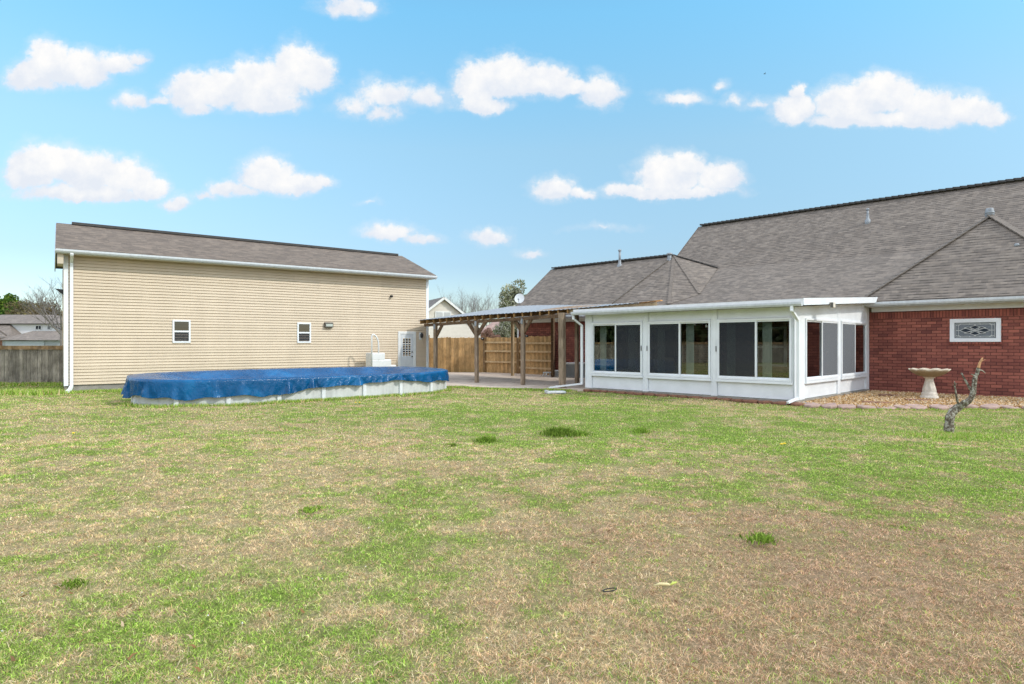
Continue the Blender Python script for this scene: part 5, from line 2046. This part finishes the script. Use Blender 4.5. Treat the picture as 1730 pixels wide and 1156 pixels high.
def build_edging():
    # pinkish flagstones along the front of the gravel bed
    pts = EDGE[:-1]
    L = [0]
    for a, c in zip(pts, pts[1:]):
        L.append(L[-1] + (c - a).length)
    s = .05
    i = 0
    while s < L[-1] - .2:
        ln = random.uniform(.32, .60)
        m = s + ln / 2
        k = max(j for j in range(len(L) - 1) if L[j] <= min(m, L[-1] - .01))
        u = (m - L[k]) / (L[k + 1] - L[k])
        P = pts[k].lerp(pts[k + 1], u)
        d = pts[k + 1] - pts[k]
        o = flag_mesh(100 + i, ln / 2 * .95, random.uniform(.13, .2), random.uniform(.045, .075)).build('flagstone', M['flag'])
        o.location = (P.x, P.y + random.uniform(-.05, .12), -.012 + random.uniform(0, .022))
        o.rotation_euler = (random.uniform(.04, .2), random.uniform(-.16, .14), math.atan2(d.y, d.x) + random.uniform(-.3, .3))
        tag(o, 'flat pinkish flagstone in the row edging the gravel bed', 'flagstone', 'flagstones edging the gravel bed')
        s += ln * random.uniform(.90, 1.08)
        i += 1
    # red brown stones along the base of the sunroom front
    x = -SL + .2
    while x < .1:
        ln = random.uniform(.30, .50)
        o = flag_mesh(300 + i, ln / 2, .13, .075).build('edging_stone', M['flag_red'])
        P = HF.w(x + ln / 2, -.26 + random.uniform(-.03, .03), 0)
        o.location = (P.x, P.y, -.012)
        o.rotation_euler = (random.uniform(-.06, .06), random.uniform(-.06, .06), HF.a + random.uniform(-.12, .12))
        tag(o, 'low red brown stone in the row along the base of the sunroom front', 'edging stone', 'red stones along the sunroom base')
        x += ln * .97
        i += 1
    # two loose flat shards lying on the gravel
    for (px, py, lab, ln) in ((1508, 671, 'dark flat stone lying on the gravel close to the brick wall', .45), (1555, 679, 'dark flat stone beside the foot of the bird bath', .4),
                              (1486, 683.5, 'reddish slab of stone tilted on the gravel near the sunroom', .42)):
        o = flag_mesh(500 + i, ln, .10, .035).build('flat_stone', M['flag_red'])
        P = gp(px, py)
        o.location = (P.x, P.y, .03); o.rotation_euler = (.1, .05, random.uniform(-.3, .3))
        tag(o, lab, 'stone')
        i += 1


build_edging()


# ================================================================== weeds, flowers, litter
def weed(px, py, label, rad, hgt, n, dark=.8, name='weed_clump', wide=.012):
    P = gp(px, py)
    X = rng.normal(0, rad * .45, n); Y = rng.normal(0, rad * .45, n)
    r = np.hypot(X, Y)
    h = hgt * rng.uniform(.5, 1.1, n) * np.clip(1.15 - r / (rad * 1.6), .3, 1)
    c = GREEN[rng.integers(0, 3, n)] * rng.uniform(.45, 1.15, (n, 1)) * dark
    co, q, tr, tone = blades_mesh('w', X, Y, h, np.full(n, wide) * rng.uniform(.7, 1.4, n), rng.uniform(.2, 1.2, n), c, zbase=np.zeros(n))
    o = np_mesh(name, co, tr, q, tone, M['grass'])
    o.location = P
    tag(o, label, 'weed', 'weed clumps on the lawn')
    return o


weed(1287, 911, 'lone bright green broad-leaved weed on bare brown turf', .15, .08, 130, .8, wide=.012)
weed(945, 733, 'largest dark green clump of wild onion in mid lawn', .34, .18, 700, .62, wide=.011)
weed(982, 735, 'dark green tuft just right of the largest wild onion clump', .22, .13, 260, .8, wide=.011)
weed(1084, 730, 'grey green tuft right of the wild onion clumps, nearest the sunroom', .20, .13, 200, .9, wide=.011)
weed(765, 754, 'small dark rosette below the brightest green patch', .15, .09, 150, .75)
weed(790, 763, 'low spreading weed beside the small dark rosette', .20, .04, 110, .85)
weed(822, 744, 'dense mid green tuft left of the wild onion clumps', .22, .12, 300, .8)
weed(525, 861, 'flat green dandelion rosette in left mid lawn', .14, .05, 90, .9, wide=.014)
weed(125, 986, 'small olive weed on straw grass at the left foreground', .10, .06, 90, .6, wide=.008)
weed(1205, 705, 'small fresh green weed below the sunroom corner', .16, .08, 150, 1.1)
weed(1535, 893, 'pale green patch of clover at the right of the brown turf', .2, .03, 150, 1.2)


def dandelion(px, py, label):
    P = gp(px, py)
    t = thing('dandelion', label, 'flower', P, 0, 'dandelions on the lawn')
    b = MB(); b.tube([(0, 0, 0), (.01, 0, .06)], .004, 6); b.build('stem', M['leaf_green'], t)
    b = MB(); b.lathe((.01, 0, .06), [(.008, 0), (.026, .008), (.024, .016), (.006, .02)], 12); b.build('blossom', M['yellow'], t)


M['leaf_green'] = simple('stem_green', (.10, .20, .03), .8, .1)
dandelion(1319, 758, 'yellow dandelion right of lawn centre below the sunroom')
dandelion(1324, 757, 'second yellow dandelion touching the one below the sunroom')
dandelion(123, 738.5, 'yellow dandelion at the far left of the lawn')
dandelion(600, 684.5, 'yellow dandelion close to the pool wall, leftmost of the pair there')
dandelion(607, 684.5, 'yellow dandelion close to the pool wall, rightmost of the pair there')


def litter():
    P = gp(1123, 997)
    t = thing('husk', 'pale yellow curled husk with a green end lying on the grass', 'litter', (P.x, P.y, .02), .05)
    b = MB(); b.tube([(-.075, 0, .01), (-.03, .004, .018), (.02, 0, .016), (.035, 0, .012)], [.004, .011, .010, .006], 10)
    b.build('body', simple('husk_yellow', (.58, .49, .25), .7, .15, 20), t)
    b = MB(); b.tube([(.035, 0, .012), (.06, .012, .02), (.085, .02, .022)], [.006, .009, .004], 8)
    b.build('tip', simple('husk_green', (.45, .50, .10), .7, .15, 20), t)
    P = gp(1030, 1006)
    b = MB()
    pts = [(.045 * math.cos(a), .028 * math.sin(a), .035 + .012 * math.cos(a)) for a in np.linspace(0, 2 * math.pi, 22)]
    b.tube(pts, .0035, 8, False)
    o = b.build('rubber_ring', M['black'])
    o.location = P; o.rotation_euler = (0, 0, -.4)
    tag(o, 'small black rubber ring lying in the brown grass', 'ring')


litter()


# ================================================================== neighbours and trees
def build_left_house():
    Y = 96.0
    def X(px): return (px - CX) / F * Y
    def Z(py): return CH + (HY - py) / F * Y
    t = thing('neighbour_house', 'two storey brown roofed neighbour house beyond the grey fence', 'house', (X(40), Y, 0))
    sw = simple('white_far_siding', (.66, .66, .65), .6, .05)
    rf = shingles('far_shingles', (.165, .135, .115), (.21, .175, .15), (.11, .095, .085), .5, .3)
    fb = bricks('far_brick', (.33, .16, .12), (.27, .12, .09), (.28, .2, .17), .4, .15)
    b = MB(); b.box(X(15), X(150), Y, Y + 9, 0, Z(548)); b.build('wall', sw, t, world=True)
    b = MB(); b.box(X(-90), X(44), Y - 3, Y + 9, 0, Z(573)); b.build('brick_wall', fb, t, world=True)
    e = Z(547)
    rz = Z(529.5)
    b = MB()
    x0, x1 = X(-60), X(156)
    y0, y1 = Y - .6, Y + 10
    ym = (y0 + y1) / 2
    b.add([(x0, y0, e), (x1, y0, e), (x1, y1, e), (x0, y1, e), (X(-40), ym, rz), (X(50), ym, rz)], [(0, 1, 5, 4), (1, 2, 5), (2, 3, 4, 5), (3, 0, 4), (0, 3, 2, 1)])
    b.build('roof', rf, t, world=True)
    # left lower gable roof: rake runs down to the right
    b = MB()
    ya = Y - 3.6
    g = [(X(-75), ya, Z(548)), (X(13), ya, Z(546)), (X(46), ya, Z(571)), (X(-75), ya, Z(571))]
    b.add([(X(-120), ya, Z(570.5)), (X(46), ya, Z(571)), (X(14), ya + 4, Z(545)), (X(-120), ya + 4, Z(545)), (X(46), ya + 4, Z(571) - .1)],
          [(0, 1, 2, 3), (1, 4, 2)])
    b.build('roof', rf, t, world=True)
    b = MB(); b.bar((X(-120), ya - .03, Z(572)), (X(46), ya - .03, Z(572)), .1, .18)
    b.bar((X(13.5), ya - .1, Z(546.5)), (X(44), ya - .1, Z(567.5)), .1, .22)
    b.build('fascia', simple('far_fascia', (.15, .12, .11), .8, .1), t, world=True)
    # attached low garage with hip roof and grey door
    b = MB(); b.box(X(44.5), X(140), Y - 4.5, Y - .05, 0, Z(575.5)); b.build('garage_wall', simple('far_grey', (.30, .32, .35), .6, .05), t, world=True)
    b = MB(); b.box(X(50), X(112), Y - 4.6, Y - 4.51, 0, Z(577)); b.build('garage_door', simple('far_door', (.36, .39, .43), .5, .05), t, world=True)
    b = MB()
    x0, x1, y0, y1 = X(42), X(142), Y - 5, Y - .02
    b.add([(x0, y0, Z(575)), (x1, y0, Z(575)), (x1, y1, Z(575)), (x0, y1, Z(575)), (X(64), (y0 + y1) / 2 + 1.5, Z(559.5)), (X(122), (y0 + y1) / 2 + 1.5, Z(559.5))],
          [(0, 1, 5, 4), (1, 2, 5), (2, 3, 4, 5), (3, 0, 4), (0, 3, 2, 1)])
    b.build('garage_roof', rf, t, world=True)
    b = MB(); b.box(X(11), X(14.5), Y - 3.5, Y - 3.2, 0, Z(572.5)); b.build('column', sw, t, world=True)
    for (a, c) in ((60, 71), (80, 87), (92, 98), (101, 107)):
        b = MB(); b.box(X(a), X(c), Y - .08, Y - .01, Z(557), Z(550)); w = b.build('window', M['white_trim'], t, world=True)
        b = MB(); b.box(X(a) + .12, X((a + c) / 2) - .05, Y - .1, Y - .085, Z(556.3), Z(550.8)); b.build('pane', M['bevel_glass'], w, world=True)
        b = MB(); b.box(X((a + c) / 2) + .05, X(c) - .12, Y - .1, Y - .085, Z(556.3), Z(550.8))
        b.build('pane', M['bevel_glass'], w, world=True)


build_left_house()


def build_right_house():
    fr = Frame(-8.13, 75, math.atan2(.39, .92))
    t = thing('gabled_house', 'pale cream gabled neighbour house behind the cedar fence', 'house', fr.o, fr.a)
    sd = simple('far_cream_siding', (.62, .57, .50), .6, .05)
    w, ez, pz, D = 6.24, 2.32, 7.07, 14
    b = MB()
    n = 30
    # lapped siding on the gable front
    def half(z): return w * min(1, (pz - .25 - z) / (pz - ez)) * .985
    lap = .16
    k = 0
    while k * lap < pz - .4:
        z0, z1 = k * lap, k * lap + lap
        h0, h1 = min(half(z0), w * .985), min(half(z1), w * .985)
        if h1 < .02: h1 = .02
        b.add([(-h0, -.03, z0), (h0, -.03, z0), (h1, 0, z1), (-h1, 0, z1)], [(0, 1, 2, 3)])
        b.add([(-h0, -.03, z0), (h0, -.03, z0), (h0, 0.01, z0), (-h0, 0.01, z0)], [(0, 3, 2, 1)])
        k += 1
    b.box(-w * .98, -w * .97, .05, D, 0, ez); b.box(w * .97, w * .98, .05, D, 0, ez)
    b.build('wall', sd, t)
    rf = shingles('brown_far_shingles', (.13, .115, .105), (.175, .155, .145), (.08, .07, .065), .5, .3)
    for s in (-1, 1):
        slope_sheet([(0, -.4, pz), (0, D, pz), (s * (w + .35), D, ez - .27), (s * (w + .35), -.4, ez - .27)], 'roof', rf, t, .12)
        b = MB(); b.bar((0, -.44, pz - .14), (s * (w + .35), -.44, ez - .41), .06, .26)
        b.build('rake_board', M['white_trim'], t)
    A = fr.hit(735, 526, -.05); B = fr.hit(762, 541, -.05)
    b = MB(); b.box(A.x, B.x, -.14, -.035, B.z, A.z); wn = b.build('window', M['white_trim'], t)
    mid = (A.x + B.x) / 2
    b = MB()
    pb = simple('pale_blind', (.42, .43, .43), .4, .1)
    b.box(A.x + .12, mid - .08, -.155, -.145, B.z + .1, A.z - .12); b.build('pane', pb, wn)
    b = MB(); b.box(mid + .08, B.x - .12, -.155, -.145, B.z + .1, A.z - .12); b.build('pane', pb, wn)


build_right_house()


def build_brick_neighbour():
    Y = 66.0
    def X(px): return (px - CX) / F * Y
    t = thing('far_brick_house', 'blurred red brick house behind the white blossoming tree', 'house', (X(860), Y, 0))
    b = MB(); b.box(X(812), X(960), Y, Y + 8, 0, 2.7); b.build('wall', bricks('far_pink_brick', (.36, .19, .15), (.30, .14, .11), (.34, .25, .22), .4, .15), t, world=True)
    b = MB()
    x0, x1, e, rz = X(806), X(966), 2.65, 4.3
    b.add([(x0, Y - .6, e), (x1, Y - .6, e), (x1, Y + 8.6, e), (x0, Y + 8.6, e), (X(838), Y + 4, rz), (X(940), Y + 4, rz)], [(0, 1, 5, 4), (1, 2, 5), (2, 3, 4, 5), (3, 0, 4), (0, 3, 2, 1)])
    b.build('roof', shingles('pink_far_shingles', (.29, .19, .165), (.34, .23, .2), (.2, .14, .12), .5, .3), t, world=True)


build_brick_neighbour()


def bare_tree(px, Y, hgt, label, spread=.5, seed=1, mat=None, group=None, r0=.16, levels=5, name='bare_tree', n0=6):
    r = random.Random(seed)
    X = (px - CX) / F * Y
    t = thing(name, label, 'tree', (X, Y, 0), 0, group)
    b = MB()
    mat = mat or M['twig_far']
    b.tube([(0, 0, -.1), (r.uniform(-.1, .1), 0, hgt * .16), (r.uniform(-.15, .15), 0, hgt * .32)], [r0, r0 * .8, r0 * .62], 7, False)
    b.build('trunk', mat, t)
    b = MB()

    def grow(p, d, ln, rad, lv):
        q = p + d * ln * .5 + Vector((r.uniform(-1, 1), r.uniform(-1, 1), r.uniform(-.3, .6))) * ln * .06
        e = q + (d + Vector((0, 0, .22))).normalized() * ln * .5
        b.tube([p, q, e], [rad, rad * .8, rad * .55], 4 if lv > 1 else 5, False)
        if lv >= levels:
            return
        for k in range(3 if lv < levels - 1 else 4):
            dd = (d + Vector((r.uniform(-1, 1), r.uniform(-1, 1), r.uniform(-.25, .75))) * spread * 1.1).normalized()
            grow(q.lerp(e, r.uniform(-.4, 1)), dd, ln * r.uniform(.55, .8), rad * .52, lv + 1)
    for k in range(n0):
        an = 6.28 * k / n0 + r.uniform(-.4, .4)
        d = Vector((math.cos(an) * spread, math.sin(an) * spread, 1)).normalized()
        grow(Vector((0, 0, hgt * r.uniform(.2, .32))), d, hgt * r.uniform(.26, .36), r0 * .5, 1)
    b.build('crown', mat, t, fix=False)
    return t


def leaf_tree(px, Y, z0, z1, rx, label, pal, n, leaf, seed, name='tree', cat='tree', lobes=26, trunk=True, mat=None, group=None):
    """trunk with limbs and a crown of many leaf clumps"""
    rg = np.random.default_rng(seed)
    X = (px - CX) / F * Y
    t = thing(name, label, cat, (X, Y, 0), 0, group)
    cz, rz = (z0 + z1) / 2, (z1 - z0) / 2
    # lobe centres inside an egg
    L = []
    while len(L) < lobes:
        p = rg.uniform(-1, 1, 3)
        if np.linalg.norm(p) < .82:
            tp = 1 - .35 * max(0, p[2])
            L.append((p[0] * rx * tp, p[1] * rx * tp, cz + p[2] * rz))
    L = np.array(L)
    lr = rg.uniform(.22, .42, lobes) * rx
    k = rg.integers(0, lobes, n)
    d = rg.normal(0, 1, (n, 3)); d /= np.linalg.norm(d, axis=1)[:, None]
    P = L[k] + d * (lr[k] * rg.uniform(.35, 1.08, n) ** .6)[:, None]
    tonek = rg.uniform(.72, 1.3, lobes)
    a = rg.normal(0, 1, (n, 3)); a /= np.linalg.norm(a, axis=1)[:, None]
    bb = np.cross(a, rg.normal(0, 1, (n, 3))); bb /= np.linalg.norm(bb, axis=1)[:, None]
    s = leaf * rg.uniform(.6, 1.4, n)[:, None]
    co = np.stack([P - a * s, P + bb * s * .7, P + a * s, P - bb * s * .7], 1)
    q = np.arange(n * 4).reshape(n, 4)
    pal = np.array(pal)
    c = pal[rg.integers(0, len(pal), n)] * (tonek[k] * rg.uniform(.8, 1.2, n))[:, None]
    o = np_mesh('crown', co.reshape(-1, 3), None, q, np.repeat(c, 4, 0), M['leaf'])
    o.parent = t
    b = MB()
    rr = random.Random(seed)
    b.tube([(0, 0, -.1), (rr.uniform(-.1, .1), 0, z0 * .6 + .2), (0, 0, cz)], [rx * .09 + .05, rx * .075 + .04, rx * .03], 8)
    for i in range(0, lobes, 3):
        b.tube([(0, 0, min(z0 + .2, cz * .7)), (L[i][0] * .5, L[i][1] * .5, (z0 + L[i][2]) / 2 + .1), tuple(L[i])], [rx * .04, rx * .025, rx * .01], 5, False)
    b.build('trunk', M['bark'], t)
    return t


# left background
leaf_tree(14, 118, 4, 11.0, 3.8, 'bright green leafy tree behind the neighbour house at the left edge', [(.09, .16, .03), (.14, .21, .035), (.06, .12, .03)], 5200, .22, 31, 'leafy_tree')
leaf_tree(-14, 116, 2, 10.2, 3.0, 'dark green tree cut by the left edge of the view', [(.05, .09, .04), (.07, .11, .05)], 3000, .22, 32, 'leafy_tree')
leaf_tree(46, 112, 3, 9.4, 4.0, 'olive budding tree over the middle of the neighbour roof', [(.20, .17, .075), (.15, .13, .08), (.22, .185, .105)], 5200, .15, 33, 'budding_tree')
leaf_tree(80, 110, 2.5, 9.0, 4.6, 'brown budding tree right of the olive one, by the garage', [(.19, .15, .075), (.15, .12, .08), (.22, .175, .105)], 6200, .15, 34, 'budding_tree')
bare_tree(104, 78, 10.5, 'tall bare grey tree half hidden by the near corner of the garage', .8, 41, M['bush_twig'], None, .2, 5, n0=10)
# trees behind the cream house
for i, (px, Y, h) in enumerate(((738, 112, 10.2), (757, 118, 10.5), (776, 108, 10.0), (793, 112, 10.6), (808, 106, 9.9), (824, 110, 9.6))):
    bare_tree(px, Y, h, ['bare grey tree beside the garage corner, leftmost of the row behind the cream house', 'bare grey tree right behind the peak of the cream gable',
                         'bare grey tree rising over the right slope of the cream gable', 'tallest bare grey tree in the row behind the cream house',
                         'bare grey tree second from the right end of the row', 'low bare grey tree at the right end of the row, next to the blossoming tree'][i],
              .42, 50 + i, None, 'bare trees behind the cream house', .13, 5)
leaf_tree(873, 52, 1.5, 7.05, 1.75, 'white blossoming pear tree behind the left end of the brick house', [(.30, .31, .20), (.42, .42, .32), (.20, .23, .10), (.52, .51, .43)], 9000, .085, 61, 'blossoming_tree', lobes=34)
leaf_tree(851, 50, .6, 3.6, 1.15, 'low white flowering shrub tree above the cedar fence', [(.36, .36, .27), (.48, .47, .40), (.22, .24, .13)], 5000, .075, 62, 'blossoming_tree', lobes=22)
leaf_tree(828, 48, .4, 3.0, .95, 'reddish pink budding shrub over the fence, left of the white one', [(.34, .19, .15), (.28, .17, .13), (.40, .26, .22)], 2600, .06, 63, 'budding_shrub', 'shrub', lobes=16)

def treeline():
    """dark trees beyond the side fence; the photo shows them reflected in the sunroom windows"""
    rg = np.random.default_rng(77)
    n = 34000
    k = 30
    cy = np.linspace(-42, 22, k) + rg.normal(0, 1, k)
    cx = -40 - rg.uniform(0, 5, k) - np.maximum(0, cy - 5) * .9
    ch = rg.uniform(6.5, 10.5, k)
    i = rg.integers(0, k, n)
    z = rg.uniform(0, 1, n) * ch[i]
    wd = 2.7 * np.clip(1.12 - (z / ch[i]) ** 2.2, .1, 1)
    P = np.stack([cx[i] + rg.normal(0, .6, n) * wd, cy[i] + rg.normal(0, .6, n) * wd, z], 1)
    a = rg.normal(0, 1, (n, 3)); a /= np.linalg.norm(a, axis=1)[:, None]
    b2 = np.cross(a, rg.normal(0, 1, (n, 3))); b2 /= np.linalg.norm(b2, axis=1)[:, None]
    sz = rg.uniform(.25, .55, n)[:, None]
    co = np.stack([P - a * sz, P + b2 * sz * .7, P + a * sz, P - b2 * sz * .7], 1)
    pal = np.array([(.05, .075, .03), (.07, .09, .04), (.10, .09, .05)])
    o = np_mesh('treeline', co.reshape(-1, 3), None, np.arange(n * 4).reshape(n, 4), np.repeat(pal[rg.integers(0, 3, n)], 4, 0), M['leaf'])
    tag(o, 'dark wood beyond the side fence, seen mirrored in the sunroom windows', 'trees', None, 'stuff')


treeline()

# tiny bird high in the sky
def bird():
    P = at(1292, 125, 110)
    t = thing('bird', 'tiny dark bird flying above the main roof', 'bird', P)
    b = MB()
    b.tube([(-.2, 0, 0), (-.08, 0, .02), (.1, 0, .01), (.2, 0, -.02)], [.02, .06, .05, .01], 8)
    b.add([(-.05, 0, .03), (.07, 0, .03), (.02, -.42, .10), (-.03, -.40, .10)], [(0, 1, 2, 3)])
    b.add([(-.05, 0, .03), (.07, 0, .03), (.02, .42, .10), (-.03, .40, .10)], [(3, 2, 1, 0)])
    b.build('body', M['black'], t)


bird()
